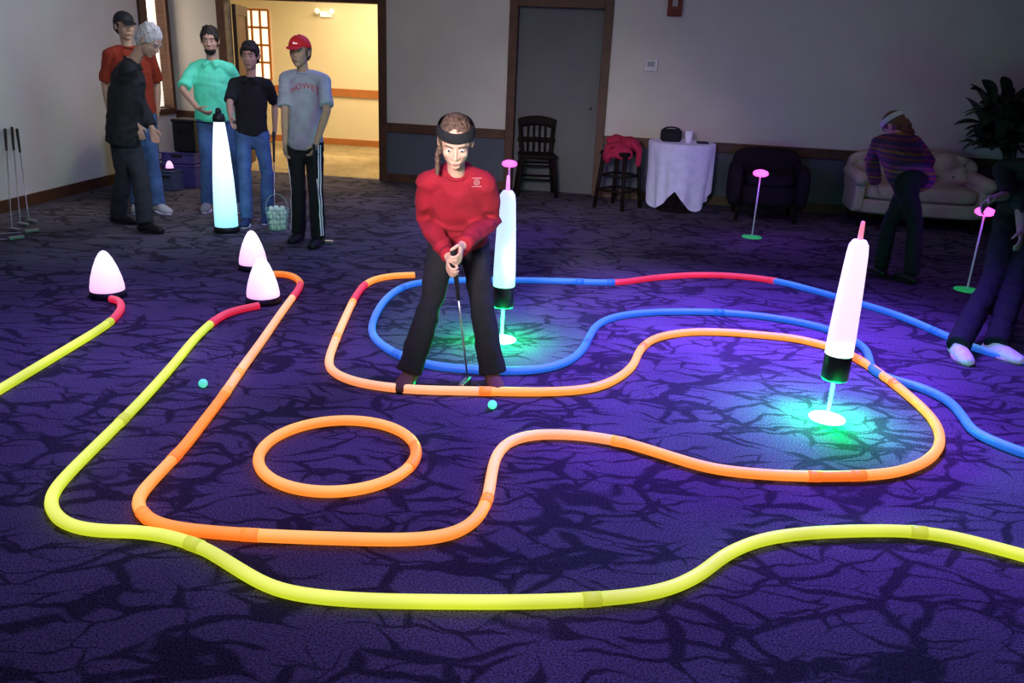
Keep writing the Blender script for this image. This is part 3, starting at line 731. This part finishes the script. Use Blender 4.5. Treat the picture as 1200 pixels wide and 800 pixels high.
    for k in 'ab':
        bm=B(); foot(bm,k,.008*s+.002); f=ff[k].normalized(); b=V((an[k].x,an[k].y,0))
        sweep(bm,[(b+V((0,0,.05*s)),.038*s,.04*s),(b+V((0,0,.085*s)),.040*s,.042*s)],n=12)
        bmesh.ops.recalc_face_normals(bm,faces=bm.faces)
        sh_=vox('shoe',bm,q['shoe'],t,.007,3)
        for v in sh_.data.vertices:
            if v.co.z<.012: v.co.z=.012
        sd=V((-f.y,f.x,0)); bm=B(); n=20; rb=[];rt2=[]
        for i in range(n):
            a=2*math.pi*i/n; x=math.cos(a); y=math.sin(a)
            p_=b+f*(.056*s+ x*.128*s)+sd*y*(.050*s if x>-.2 else .042*s)
            rb.append(bm.verts.new(p_)); rt2.append(bm.verts.new(p_+V((0,0,.018))))
        for i in range(n): bm.faces.new((rb[i],rb[(i+1)%n],rt2[(i+1)%n],rt2[i]))
        bm.faces.new(rb[::-1]); bm.faces.new(rt2)
        obj('sole',bm,q.get('sole',M['black']),sh_,True)
    return dict(root=t,top=top,pants=tr,sho=sho,pel=pel,S=S,F=F,up=up,wr=wr,el=el,hc=hc,h=h,HS=HS,HU=HU,HF=HF)
M['lett_white']=mat('print_white',(.8,.8,.85),.6,em=(.6,.6,1),es=.12)
hair_brown=mat('hair_brown',(.12,.072,.050),.5,var=.6,scale=30,bump=.8,bscale=30,stretch=(3,.6,3))
hair_dark=mat('hair_dark',(.015,.01,.009),.6,var=.3,scale=40,bump=.5,bscale=80)
hair_grey=mat('hair_grey',(.50,.48,.50),.7,var=.2,scale=40,bump=.5,bscale=80)
jeans=mat('blue_denim',(.055,.12,.28),.85,var=.3,scale=9,bump=.4,bscale=30)
redc=mat('red_fleece',(.28,.009,.022),.9,var=.18,scale=8,bump=.5,bscale=14)
G0=PY(531,294,3.60); GH=P(548,445,.02)
gd=(GH-G0).normalized()
handdir=(V((0,-.75,-.5))).normalized()
wa=G0+gd*.085+V((-.030,.055,.030)); wb=G0+gd*.02+V((.030,.055,.030))
girl=person('person','girl in red hooded sweatshirt and black headband, bending over her putter',dict(
 s=.88,hk=.97,Y=3.92,bw=.90,shw=.90,slope=.055,F=(0.03,-1,0),HF=(.06,-.86,-.50),pel=(538,282,.16),sho=(535,206,-.10),head=(534,166,-.25),
 ana=(481,432),anb=(577,434),kna=(504,358,-.03),knb=(565,362,-.03),ela=(499,256,1),elb=(577,257,1),
 wra=wa,wrb=wb,wrw=True,hda=handdir,hdb=handdir,hna=(1,.0,0),hnb=(-1,.0,0),hs=1.0,curl=.85,fa=(-.25,-1,0),fb=(.25,-1,0),
 hair=hair_brown,style='long',band=M['blackcloth'],bandu=.044,bandh=.048,pants=M['blackcloth'],po=.016,top=redc,topname='sweatshirt',hood=True,sleeve=.97,cuffs=True,so=.024,blouse=.018,hem=.03,flare=.022,fold=.008,
 shoe=mat('brown_suede',(.16,.07,.045),.8),vx=.005))
putter(G0,GH,'steel putter with black grip held by the girl',hd=V((-.3,-1,0)))
prn=mat('print_pale',(.42,.25,.27),.7)
cro=PY(556,221,3.6)
bm=B(); n=28; o_=[];i_=[]
for k in range(n):
    a=2*math.pi*k/n; o_.append(bm.verts.new((.013*math.cos(a),.013*math.sin(a),0))); i_.append(bm.verts.new((.010*math.cos(a),.010*math.sin(a),0)))
for k in range(n): bm.faces.new((o_[k],o_[(k+1)%n],i_[(k+1)%n],i_[k]))
for k,(y,w) in enumerate(((.019,.045),(-.019,.045),(.003,.012),(-.003,.012))): box(bm,(0,y,0),(w,.003,.0001))
me=bpy.data.meshes.new('crest'); bm.to_mesh(me); bm.free()
project(me,girl['top'],cro,girl['S'],V((0,0,1)),V((0,-1,0)),'crest',prn,girl['top'])
gb=person('person','boy in grey T-shirt, red cap and black track pants with white stripes',dict(
 s=.97,hk=1.02,Y=6.85,bw=.90,F=(-.15,-1,0),HF=(-.15,-1,-.02),pel=(357,168,.02),sho=(357,89,0),head=(351,61,-.03),
 ana=(350,270),anb=(373,276),kna=(350,222,-.05),knb=(370,224,-.05),ela=(334,131,-1),elb=(383,130,-1),wra=(334,167,-1),wrb=(371,167,-1),
 hair=hair_brown,cap=mat('cap_red',(.60,.015,.02),.7,em=(1,.05,.05),es=.06),capletter='L',pants=M['blackcloth'],stripe=True,top=mat('grey_jersey',(.36,.38,.48),.9,bump=.5,bscale=12),sleeve=.42,so=.020,hem=.045,blouse=.014,fold=.005,
 shoe=M['black'],skin=M['skin2'],curl=.5))
me=textmesh("HOWE'S",.062); project(me,gb['top'],PY(355,101,6.7),gb['S'],V((0,0,1)),V((0,-1,0)),'lettering',mat('print_red',(.45,.02,.03),.7,em=(1,.05,.05),es=.05),gb['top'],arc=3.5,off=.006)
w_=gb['wr']['b']; putter(w_+V((-.01,-.05,-.02)),P(378,283,.02),'putter with dark grip in the hand of the boy in the red cap')
bb=person('person','boy in black polo shirt and jeans standing behind the ball basket',dict(
 s=.90,hk=1.0,Y=7.62,bw=.94,F=(.1,-1,0),HF=(.05,-1,-.05),pel=(295,155,.02),sho=(294,95,0),head=(293,66,-.02),
 ana=(289,254),anb=(313,250),kna=(287,205,-.05),knb=(313,205,-.05),ela=(269,122,-1),elb=(322,121,1),wra=(271,140,-1),wrb=(322,152,-1),
 hair=hair_dark,style='fringe',polo=True,pants=jeans,top=M['blackcloth'],sleeve=.42,so=.017,hem=.02,fold=.005,shoe=mat('navy_shoe',(.02,.04,.12),.7),sole=M['white'],skin=M['skin2'],curl=.5))
w_=bb['wr']['b']; putter(w_+V((0,-.04,-.02)),P(322,262,.02),'putter held upright by the boy in the black polo shirt')
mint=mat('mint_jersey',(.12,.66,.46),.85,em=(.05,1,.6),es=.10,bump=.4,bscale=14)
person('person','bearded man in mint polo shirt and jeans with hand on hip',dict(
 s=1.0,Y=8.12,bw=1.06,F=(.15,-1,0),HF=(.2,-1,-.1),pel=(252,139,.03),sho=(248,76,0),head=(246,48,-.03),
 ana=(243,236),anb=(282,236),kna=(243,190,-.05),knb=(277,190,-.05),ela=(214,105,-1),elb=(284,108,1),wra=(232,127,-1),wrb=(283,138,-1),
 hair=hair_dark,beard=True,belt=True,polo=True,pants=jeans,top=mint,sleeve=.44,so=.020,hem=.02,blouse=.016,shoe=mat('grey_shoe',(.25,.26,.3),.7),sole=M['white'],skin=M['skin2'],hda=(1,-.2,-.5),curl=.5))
person('person','grey-haired man in black jacket and dark trousers, seen from behind his shoulder',dict(
 s=1.0,Y=7.1,bw=1.08,shw=1.05,F=(.88,.35,0),HF=(.86,-.15,-.62),pel=(145,155,0),sho=(152,76,0),head=(175,48,-.02),hk=1.05,
 ana=(138,250),anb=(170,260),kna=(145,205,0),knb=(165,208,0),ela=(138,114,1),elb=(163,120,-1),wra=(160,146,1),wrb=(178,150,-1),
 hda=(.25,0,-1),hdb=(.25,-.1,-1),
 hair=hair_grey,style='short',polo=True,pants=mat('charcoal_trousers',(.030,.032,.045),.9,bump=.4,bscale=20),top=mat('black_jacket',(.014,.014,.018),.8,bump=.4,bscale=20),topname='coat',sleeve=.96,so=.028,hem=.09,po=.018,shoe=M['black'],skin=M['skin2'],
 fa=(.9,-.2,0),fb=(.9,-.3,0),fold=.010))
person('person','man in orange-red shirt and dark cap behind the grey-haired man',dict(
 s=1.02,Y=8.05,bw=1.04,F=(.4,-1,0),HF=(.75,-.7,-.05),pel=(160,135,0),sho=(151,60,0),head=(146,31,-.02),
 ana=(160,237),anb=(186,238),kna=(165,188,-.03),knb=(178,188,-.03),ela=(123,98,1),elb=(184,97,1),wra=(128,130,-1),wrb=(185,128,-1),
 hair=hair_dark,cap=mat('cap_black',(.015,.015,.02),.7),pants=jeans,top=mat('orange_red_cloth',(.30,.035,.018),.85,bump=.4),sleeve=.45,so=.022,hem=.08,shoe=mat('light_shoe',(.45,.47,.52),.7),sole=M['white'],skin=M['skin2'],fb=(.8,-.6,0)))
st=stripemat('striped_knit',[(.07,.014,.09),(.22,.03,.045),(.05,.014,.11),(.28,.09,.02),(.08,.014,.08),(.22,.02,.10),(.035,.014,.08)],.13)
person('person','woman in striped sweater and white headband bending away before the cream sofa',dict(
 s=.95,Y=6.62,bw=1.08,shw=1.05,F=(-.25,.97,0),HF=(-.40,.55,-.74),pel=(1066,202,-.02),sho=(1050,166,.42),head=(1048,148,.64),
 ana=(1032,312),anb=(1068,320),kna=(1042,262,.0),knb=(1073,264,0),ela=(1088,188,1),elb=(1022,188,1),wra=(1074,216,1),wrb=(1026,216,1),
 hair=mat('hair_auburn',(.09,.04,.025),.6,var=.3,scale=40),style='bob',band=mat('pale_band',(.42,.42,.46),.8),pants=M['blackcloth'],po=.012,flare=.012,top=st,topname='sweater',sleeve=.96,so=.032,hem=.10,shoe=M['black'],skin=M['skin2']))
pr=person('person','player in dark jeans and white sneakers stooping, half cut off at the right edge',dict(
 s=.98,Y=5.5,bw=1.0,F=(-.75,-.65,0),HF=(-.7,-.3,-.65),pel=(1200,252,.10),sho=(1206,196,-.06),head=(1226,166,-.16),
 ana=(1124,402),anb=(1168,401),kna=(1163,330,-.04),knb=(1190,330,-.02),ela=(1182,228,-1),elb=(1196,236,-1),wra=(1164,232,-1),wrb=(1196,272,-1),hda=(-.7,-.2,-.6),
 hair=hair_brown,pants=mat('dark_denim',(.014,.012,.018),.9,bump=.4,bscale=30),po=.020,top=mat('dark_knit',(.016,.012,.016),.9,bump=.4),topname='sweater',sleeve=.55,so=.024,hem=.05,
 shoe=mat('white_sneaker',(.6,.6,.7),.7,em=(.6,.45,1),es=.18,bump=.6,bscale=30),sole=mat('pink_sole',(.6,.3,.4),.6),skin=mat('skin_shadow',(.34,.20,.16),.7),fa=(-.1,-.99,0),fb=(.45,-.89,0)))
# ================================================================ BASKET
p=P(326,269)
t=thing('ball_basket','wire basket full of golf balls on the floor between the two boys','basket',p)
wm=mat('green_wire',(.25,.45,.4),.4,em=(.1,.6,.4),es=.05)
bm=B()
for z,r in ((.01,.075),(.06,.082),(.12,.09),(.19,.10)):
    l=[(p+V((r*math.cos(2*math.pi*i/28),r*math.sin(2*math.pi*i/28),z)),.003,.003) for i in range(28)]; sweep(bm,l,closed=True,n=6)
for i in range(18):
    a=2*math.pi*i/18; rod(bm,p+V((.075*math.cos(a),.075*math.sin(a),.01)),p+V((.10*math.cos(a),.10*math.sin(a),.19)),.0018,n=6)
lathe(bm,[(0,.004),(.075,.004),(.075,.009),(0,.009)],p,20)
obj('wire_cage',bm,wm,t,True)
bm=B(); sweep(bm,[(p+V((.1*math.cos(a),0,.19+.13*math.sin(a))),.003,.003) for a in [math.pi*i/14 for i in range(15)]],n=6); obj('handle',bm,wm,t,True)
bmesh_b=B(); bmesh.ops.create_icosphere(bmesh_b,subdivisions=2,radius=.0205); 
bw_=mat('ball_white',(.6,.75,.65),.4,em=(.5,1,.75),es=.08)
first=obj('golf_ball',bmesh_b,bw_,None,True); tag(first,'pale golf ball in the wire basket','golf ball','golf balls in the basket')
cnt=0
for lay,(z,r1) in enumerate(((.031,.05),(.072,.055),(.113,.06),(.154,.066),(.19,.055))):
    spots=[(0,0)]+[(r1*math.cos(2*math.pi*i/6+lay*.5),r1*math.sin(2*math.pi*i/6+lay*.5)) for i in range(6)]
    for x,y in spots:
        o=first if cnt==0 else first.copy()
        if cnt: C.objects.link(o)
        o.location=p+V((x,y,z)); cnt+=1
# ================================================================ LEFT WALL CLUBS, CRATES
for i,(gx,gy,hx,hy,lab) in enumerate([(6,152,14,268,'dark putter leaning at the left wall, nearest the picture edge'),(14,150,24,262,'dark putter leaning at the left wall, second from the picture edge'),
   (20,152,34,258,'dark putter leaning at the left wall, farthest toward the men')]):
    hpnt=P(hx,hy,.02)
    r=ray(gx,gy); tt=(LW(0,0,.03)-C0).dot(ln)/r.dot(ln); gpt=C0+r*tt
    if gpt.z>1.0: gpt.z=.95
    putter(gpt,hpnt,lab,'putters leaning at the left wall',hd=V((1,-.4,0)))
for i,(hx,hy,lab) in enumerate([(14,280,'putter lying on the carpet below the leaning ones, nearer'),(32,272,'putter lying on the carpet below the leaning ones, farther')]):
    h_=P(hx,hy,.012); g=h_+V((-.75,-.35-.1*i,0)); g.z=.014
    putter(g,V((h_.x,h_.y,.012)),lab,'putters lying on the carpet',hd=V((.6,.8,0)))
cr_p=mat('purple_plastic',(.06,.05,.22),.5); cr_b=mat('blue_grey_plastic',(.05,.07,.14),.5)
def crate(c,sz,m,lab,lidm=None,name='storage_crate'):
    t=thing(name,lab,'crate',V(c),'storage crates behind the men')
    x,y,z=sz; c=V(c)
    bm=B(); box(bm,c+V((0,0,z*.45)),(x*.94,y*.94,z*.88),RW,.012)
    for sx in (-1,1): box(bm,c+e*(sx*x*.3)+n_*(y*.47)+V((0,0,z*.45)),(.03,.015,z*.8),RW,.004)
    obj('body',bm,m,t)
    bm=B(); box(bm,c+V((0,0,z*.94)),(x,y,z*.1),RW,.008); obj('lid',bm,lidm or m,t)
    bm=B(); box(bm,c+n_*(y*.49)+V((0,0,z*.7)),(.12,.02,.03),RW,.006); obj('handle',bm,M['black'],t)
k0=P(206,221)-n_*.25; k0.z=0
crate(k0,(.42,.36,.26),cr_p,'purple storage crate on the floor, bottom of the stack behind the men')
crate(k0+V((0,0,.262)),(.42,.36,.12),cr_p,'shallow purple crate in the middle of the stack behind the men')
k1=k0-e*.43+n_*.25
crate(k1,(.36,.36,.30),cr_b,'blue-grey crate on the floor half hidden behind the two men at left')
crate(k1+V((0,0,.302)),(.36,.36,.30),M['black'],'black crate stacked on the blue-grey crate behind the two men')
kk=k0+V((0,0,.384))
crate(kk-n_*.02+e*.06,(.28,.26,.36),M['black'],'tall black case on top of the purple crates')
pc=k0-e*.0+n_*.33; pc.z=.0
crate(pc,(.2,.2,.22),cr_b,'small blue-grey crate carrying a glowing cone')
pc2=pc+V((0,0,.222))
t=thing('light_cone','tiny glowing white cone on the small crate behind the men','light cone',pc2,'bullet-shaped glowing cones')
bm=B(); lathe(bm,[(0,0),(.05,0),(.05,.015),(0,.015)],pc2); obj('base',bm,M['black'],t,True)
bm=B(); lathe(bm,[(0,.014),(.042,.015),(.036,.05),(.02,.085),(0,.095)],pc2); obj('shade',bm,cm,t,True)
# ================================================================ FURNITURE
def stool(label,loc,rz,back=True,sz=.62,bh=.36,w=1.0):
    t=thing('bar_stool',label,'stool',(0,0,0),'dark wooden stools by the grey door')
    bm=B(); box(bm,(0,0,sz),(.38*w,.36,.05),None,.018); obj('seat',bm,M['darkwood'],t)
    for sx in (-1,1):
        for sy in (-1,1):
            top=V((sx*.15*w,sy*.14,sz)); bot=V((sx*.20*w,sy*.19,0))
            if sy>0 and back: top2=V((sx*.175*w,.20,sz+bh))
            bm=B(); sweep(bm,[(bot,.022,.022),(top,.027,.027)]+([(top2,.023,.023)] if (sy>0 and back) else []),n=8,cap=False); obj('leg',bm,M['darkwood'],t,True)
    for z,f in ((.2,.185),(.36,.17)):
        for a,b in (((-1,-1),(1,-1)),((1,-1),(1,1)),((1,1),(-1,1)),((-1,1),(-1,-1))):
            bm=B(); rod(bm,V((a[0]*f*w,a[1]*f*.96,z)),V((b[0]*f*w,b[1]*f*.96,z)),.013,n=8); obj('stretcher',bm,M['darkwood'],t,True)
    if back:
        for z,hh in ((sz+bh*.42,.030),(sz+bh*.92,.055)):
            bm=B(); sweep(bm,[(V((x*w,.185+.03*(1-(x/.175)**2),z+(.03*(1-(x/.175)**2) if hh>.05 else 0))),.012,hh) for x in (-.185,-.12,-.06,0,.06,.12,.185)],side=V((0,1,0)),n=8); obj('back_slat',bm,M['darkwood'],t,True)
        for x in (-.09,-.03,.03,.09):
            bm=B(); rod(bm,V((x*w,.15,sz+.02)),V((x*w,.208,sz+bh*.9)),.012,n=8); obj('back_spindle',bm,M['darkwood'],t,True)
    t.location=V(loc); t.rotation_euler=(0,0,rz)
    return t
p=P(627,228); stool('dark wooden stool with spindle back before the grey door',p,ROT+.25,True,.46,.38,1.15)
p=P(723,243); stp=p
stool('dark wooden stool with a pink jacket on it, left of the round table',p,ROT-.5,False,.60,.36,.9)
bm=B()
for dx,dy,dz,rx,ry,rz_ in ((0,0,.68,.18,.15,.055),(-.05,.05,.73,.13,.1,.06),(.08,-.02,.72,.11,.12,.06),(-.16,-.05,.59,.05,.11,.11),(.17,0,.63,.05,.10,.08),(-.02,-.16,.61,.14,.035,.08)):
    ell(bm,stp+V((dx,dy,dz)),(rx,ry,rz_))
t=thing('jacket','bright pink jacket draped over the stool left of the round table','jacket',stp)
jk=vox('cloth',bm,mat('pink_fleece',(.36,.015,.06),.85,bump=.8,bscale=10),t,.012,2,fold=.012)
bm=B(); sweep(bm,[(stp+V((.1,-.1,.72)),.04,.035),(stp+V((.17,-.14,.64)),.035,.03),(stp+V((.17,-.15,.50)),.03,.025)]); obj('sleeve',bm,jk.data.materials[0],t,True)
tp=P(791,245.5); tp.z=0
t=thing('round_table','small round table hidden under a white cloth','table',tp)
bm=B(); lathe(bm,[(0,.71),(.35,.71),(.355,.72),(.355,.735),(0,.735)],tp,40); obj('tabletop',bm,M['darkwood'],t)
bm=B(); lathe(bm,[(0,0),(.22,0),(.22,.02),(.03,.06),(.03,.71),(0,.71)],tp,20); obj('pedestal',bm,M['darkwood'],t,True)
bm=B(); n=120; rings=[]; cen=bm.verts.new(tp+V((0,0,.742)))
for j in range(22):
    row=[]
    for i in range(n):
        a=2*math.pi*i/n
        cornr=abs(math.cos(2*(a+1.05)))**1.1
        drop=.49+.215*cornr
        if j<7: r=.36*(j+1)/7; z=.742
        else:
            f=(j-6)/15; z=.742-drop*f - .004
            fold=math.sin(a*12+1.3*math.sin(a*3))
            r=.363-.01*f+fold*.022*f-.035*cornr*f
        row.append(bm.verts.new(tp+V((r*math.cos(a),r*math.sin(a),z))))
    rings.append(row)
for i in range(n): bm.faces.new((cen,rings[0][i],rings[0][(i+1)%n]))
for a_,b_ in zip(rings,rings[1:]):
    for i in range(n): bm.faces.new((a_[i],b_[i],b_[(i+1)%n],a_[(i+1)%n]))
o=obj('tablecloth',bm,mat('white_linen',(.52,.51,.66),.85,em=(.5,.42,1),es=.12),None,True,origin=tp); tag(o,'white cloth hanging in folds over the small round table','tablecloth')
cup=tp+V((.04,-.12,.743))
t=thing('paper_cup','white paper cup on the round table','cup',cup)
bm=B(); lathe(bm,[(0,0),(.032,0),(.043,.12),(.040,.12),(.03,.006),(0,.006)],cup,24); obj('body',bm,M['white'],t,True)
bm=B(); lathe(bm,[(.045,.118),(.047,.122),(.045,.128),(.03,.13),(0,.13)],cup,24); obj('lid',bm,M['white'],t,True)
bg_=tp+V((-.13,0,.743))
t=thing('camera_bag','small black bag on the round table beside the cup','bag',bg_)
bm=B(); box(bm,bg_+V((0,0,.065)),(.22,.14,.13),None,.03,3); obj('body',bm,M['blackcloth'],t,True)
bm=B(); sweep(bm,[(bg_+V((.09*math.cos(a),0,.12+.03*math.sin(a))),.004,.01) for a in [math.pi*i/10 for i in range(11)]],side=V((0,1,0)),n=6); obj('handle',bm,M['blackcloth'],t,True)
bm=B(); box(bm,bg_+V((0,-.075,.06)),(.14,.03,.08),None,.01); obj('pocket',bm,M['blackcloth'],t,True)
ph=tp+V((.2,-.1,.743)); bm=B(); box(bm,ph+V((0,0,.012)),(.12,.09,.022),None,.004); tag(obj('notebook',bm,M['black'],None,origin=ph),'flat dark notebook on the round table right of the cup','notebook')
def softbox(bm,c,s,R=None,p=5,cuts=10,fn=None):
    n=cuts+1; vd={}
    def gv(i,j,k):
        if (i,j,k) in vd: return vd[(i,j,k)]
        x,y,z=2*i/n-1,2*j/n-1,2*k/n-1; l=(abs(x)**p+abs(y)**p+abs(z)**p)**(1/p)
        q=V((x/l*s[0]/2,y/l*s[1]/2,z/l*s[2]/2))
        if fn: q=fn(q)
        v=bm.verts.new(V(c)+((R@q) if R is not None else q)); vd[(i,j,k)]=v; return v
    for a in range(n):
        for b in range(n):
            for w in (0,n):
                for f in (lambda u,v:(w,u,v),lambda u,v:(u,w,v),lambda u,v:(u,v,w)):
                    bm.faces.new([gv(*f(*t_)) for t_ in ((a,b),(a+1,b),(a+1,b+1),(a,b+1))])
def LZ(o,x,y,z): return o+e*x-n_*y+V((0,0,z))
fab=mat('dark_plum_upholstery',(.018,.013,.020),.9,bump=.3,bscale=30,spec=.05)
ac=P(897,262); ac.z=0; ac=LZ(ac,0,.35,0)
t=thing('armchair','low dark armchair against the back wall right of the round table','armchair',ac)
bm=B(); softbox(bm,LZ(ac,0,0,.27),(.58,.56,.26),RW); obj('seat_base',bm,fab,t,True)
bm=B(); softbox(bm,LZ(ac,0,-.03,.43),(.52,.54,.14),RW,4); obj('seat_cushion',bm,fab,t,True)
bm=B(); softbox(bm,LZ(ac,0,.30,.46),(.74,.16,.52),RW,4); obj('backrest',bm,fab,t,True)
for sx in (-1,1):
    bm=B(); softbox(bm,LZ(ac,sx*.34,-.01,.36),(.14,.62,.44),RW,4); obj('armrest',bm,fab,t,True)
for sx in (-1,1):
    for sy in (-1,1):
        bm=B(); rod(bm,LZ(ac,sx*.3,sy*.25,0),LZ(ac,sx*.3,sy*.25,.16),.02,.028); obj('leg',bm,M['darkwood'],t,True)
so_=P(1074,272); so_.z=0; so_=LZ(so_,0,.36,0)
sw=1.36
t=thing('tufted_sofa','cream button-tufted sofa with rolled arms behind the woman','sofa',so_)
bm=B(); softbox(bm,LZ(so_,0,0,.22),(sw-.1,.62,.16),RW,8); obj('seat_base',bm,M['cream'],t,True)
bm=B(); softbox(bm,LZ(so_,0,-.03,.37),(sw-.22,.60,.16),RW,5); obj('seat_cushion',bm,M['cream'],t,True)
def tuft(q):
    if q.y<0:
        a=q.x/.17; b=(q.z)/.13
        q.y+= .06*abs(math.sin(math.pi*(a+b)*.5)*math.sin(math.pi*(a-b)*.5))*-1+.035
    q.z+= .06*math.cos(q.x/(sw/2)*math.pi/2)*(1 if q.z>0 else 0)
    return q
bm=B(); softbox(bm,LZ(so_,0,.30,.50),(sw-.04,.20,.44),RW,6,44,tuft); bk=obj('backrest',bm,M['cream'],t,True)
for r_ in range(3):
    for k in range(9):
        x=(k-4)*.17+(.085 if r_%2 else 0); z=(r_-1)*.13
        if abs(x)>sw/2-.12: continue
        bm=B(); ell(bm,LZ(so_,x,.205,.52+z),(.015,.009,.015),e,-n_,V((0,0,1)),10,8); obj('tuft_button',bm,M['tan'],bk,True)
for sx in (-1,1):
    bm=B(); sweep(bm,[(LZ(so_,sx*(sw/2-.06),-.30,.50),.075,.075),(LZ(so_,sx*(sw/2-.06),.28,.52),.075,.075)],n=20)
    softbox(bm,LZ(so_,sx*(sw/2-.07),-.01,.32),(.11,.60,.34),RW,8); obj('armrest',bm,M['cream'],t,True)
for sx in (-1,1):
    for sy in (-1,1):
        bm=B(); lathe(bm,[(0,0),(.018,0),(.02,.03),(.035,.07),(.03,.15),(0,.15)],LZ(so_,sx*(sw/2-.12),sy*.25,0),14); obj('leg',bm,M['darkwood'],t,True)
# potted plant
pl=LZ(so_,sw/2+.26,.12,0)
t=thing('potted_plant','large dark leafy plant in the right corner beside the sofa','plant',pl)
bm=B(); lathe(bm,[(0,0),(.16,0),(.21,.34),(.23,.36),(.20,.37),(.19,.33),(0,.33)],pl,28); obj('pot',bm,mat('dark_pot',(.05,.04,.05),.5),t,True)
bm=B(); 
for k in range(5):
    a=k*1.25; sweep(bm,[(pl+V((0,0,.3)),.018,.018),(pl+V((.05*math.cos(a)-.04,.05*math.sin(a),.75)),.013,.013),(pl+V((.14*math.cos(a)-.15,.14*math.sin(a),1.25)),.008,.008)],n=8)
obj('stem',bm,mat('stem_brown',(.05,.05,.03),.8),t,True)
bm=B(); rnd=random.Random(3)
for k in range(190):
    a=rnd.uniform(0,2*math.pi); zz=rnd.uniform(.84,1.36); ln_=rnd.uniform(.26,.44); wd=ln_*.30
    rad=rnd.uniform(0,.22); o=pl+V((rad*math.cos(a)-.22,rad*math.sin(a)-.03,zz))
    el0=rnd.uniform(-.1,1.1); d=V((math.cos(a)*math.cos(el0),math.sin(a)*math.cos(el0),math.sin(el0))); sd=V((-math.sin(a),math.cos(a),rnd.uniform(-.4,.4))).normalized()
    if math.sin(a)>0: ln_*=.5
    prev=None; p=o.copy()
    for i in range(8):
        f=i/7; w=wd*math.sin(math.pi*min(1,f*.93+.04))**.8*.5+.001
        row=[bm.verts.new(p+sd*w+V((0,0,.25*w))),bm.verts.new(p),bm.verts.new(p-sd*w+V((0,0,.25*w)))]
        if prev:
            bm.faces.new((prev[0],prev[1],row[1],row[0])); bm.faces.new((prev[1],prev[2],row[2],row[1]))
        prev=row; p=p+d*ln_/7; d=(d-V((0,0,.13))).normalized()
obj('foliage',bm,mat('dark_leaf',(.03,.05,.03),.5,var=.4,scale=5),t,True)
# ================================================================ LIGHTS
def area(name,loc,tgt,size,en,col,spread=180,sy=None):
    ld=bpy.data.lights.new(name,'AREA'); ld.energy=en; ld.color=col; ld.size=size; ld.spread=math.radians(spread)
    if sy: ld.shape='RECTANGLE'; ld.size_y=sy
    o=bpy.data.objects.new(name,ld); C.objects.link(o); o.location=V(loc)
    o.rotation_euler=(V(tgt)-V(loc)).to_track_quat('-Z','Y').to_euler(); return o
hc_=W((d1a+d1b)/2,2.65,-1.9); area('hall_ceiling_light',hc_,hc_-V((0,0,1)),1.6,105,(1,.80,.50))
area('blacklight_main',(1.6,4.9,2.65),(1.4,4.4,0),.8,145,(.20,.065,1),88)
area('blacklight_near',(0.2,2.0,2.65),(0.1,2.5,0),2.5,33,(.36,.23,1),150)
area('blacklight_left',(-1.8,4.2,2.65),(-1.9,4.1,0),1.2,26,(.27,.16,1),100)
area('blacklight_back',(-1.2,7.6,2.65),(-1.6,6.9,0),1.2,18,(.26,.32,1),120)
area('group_fill',(-1.4,4.2,2.6),(-2.9,7.4,1.1),1.0,10,(.90,.88,1),60)
area('wall_wash',(-.6,7.4,2.6),W(.8,1.5),2.5,15,(1,.86,.80),150,1.0)
area('wall_wash_right',(3.2,6.6,2.6),W(4.6,1.3),1.5,4,(1,.84,.68),120,1.0)
area('wall_wash_left',(-2.6,7.6,2.6),LW(3.0,1.5),1.5,18,(.85,.90,1),140)
area('front_fill',(-.5,-1.5,2.4),(0,4,.6),3.0,6,(.8,.7,1),160)
area('girl_fill',(-.7,.2,1.9),(-.2,3.8,1.0),.5,10,(1,.92,.90),30)
wd=bpy.data.worlds.new('world'); SC.world=wd; wd.use_nodes=True
wd.node_tree.nodes['Background'].inputs[0].default_value=(.25,.22,.5,1); wd.node_tree.nodes['Background'].inputs[1].default_value=.12
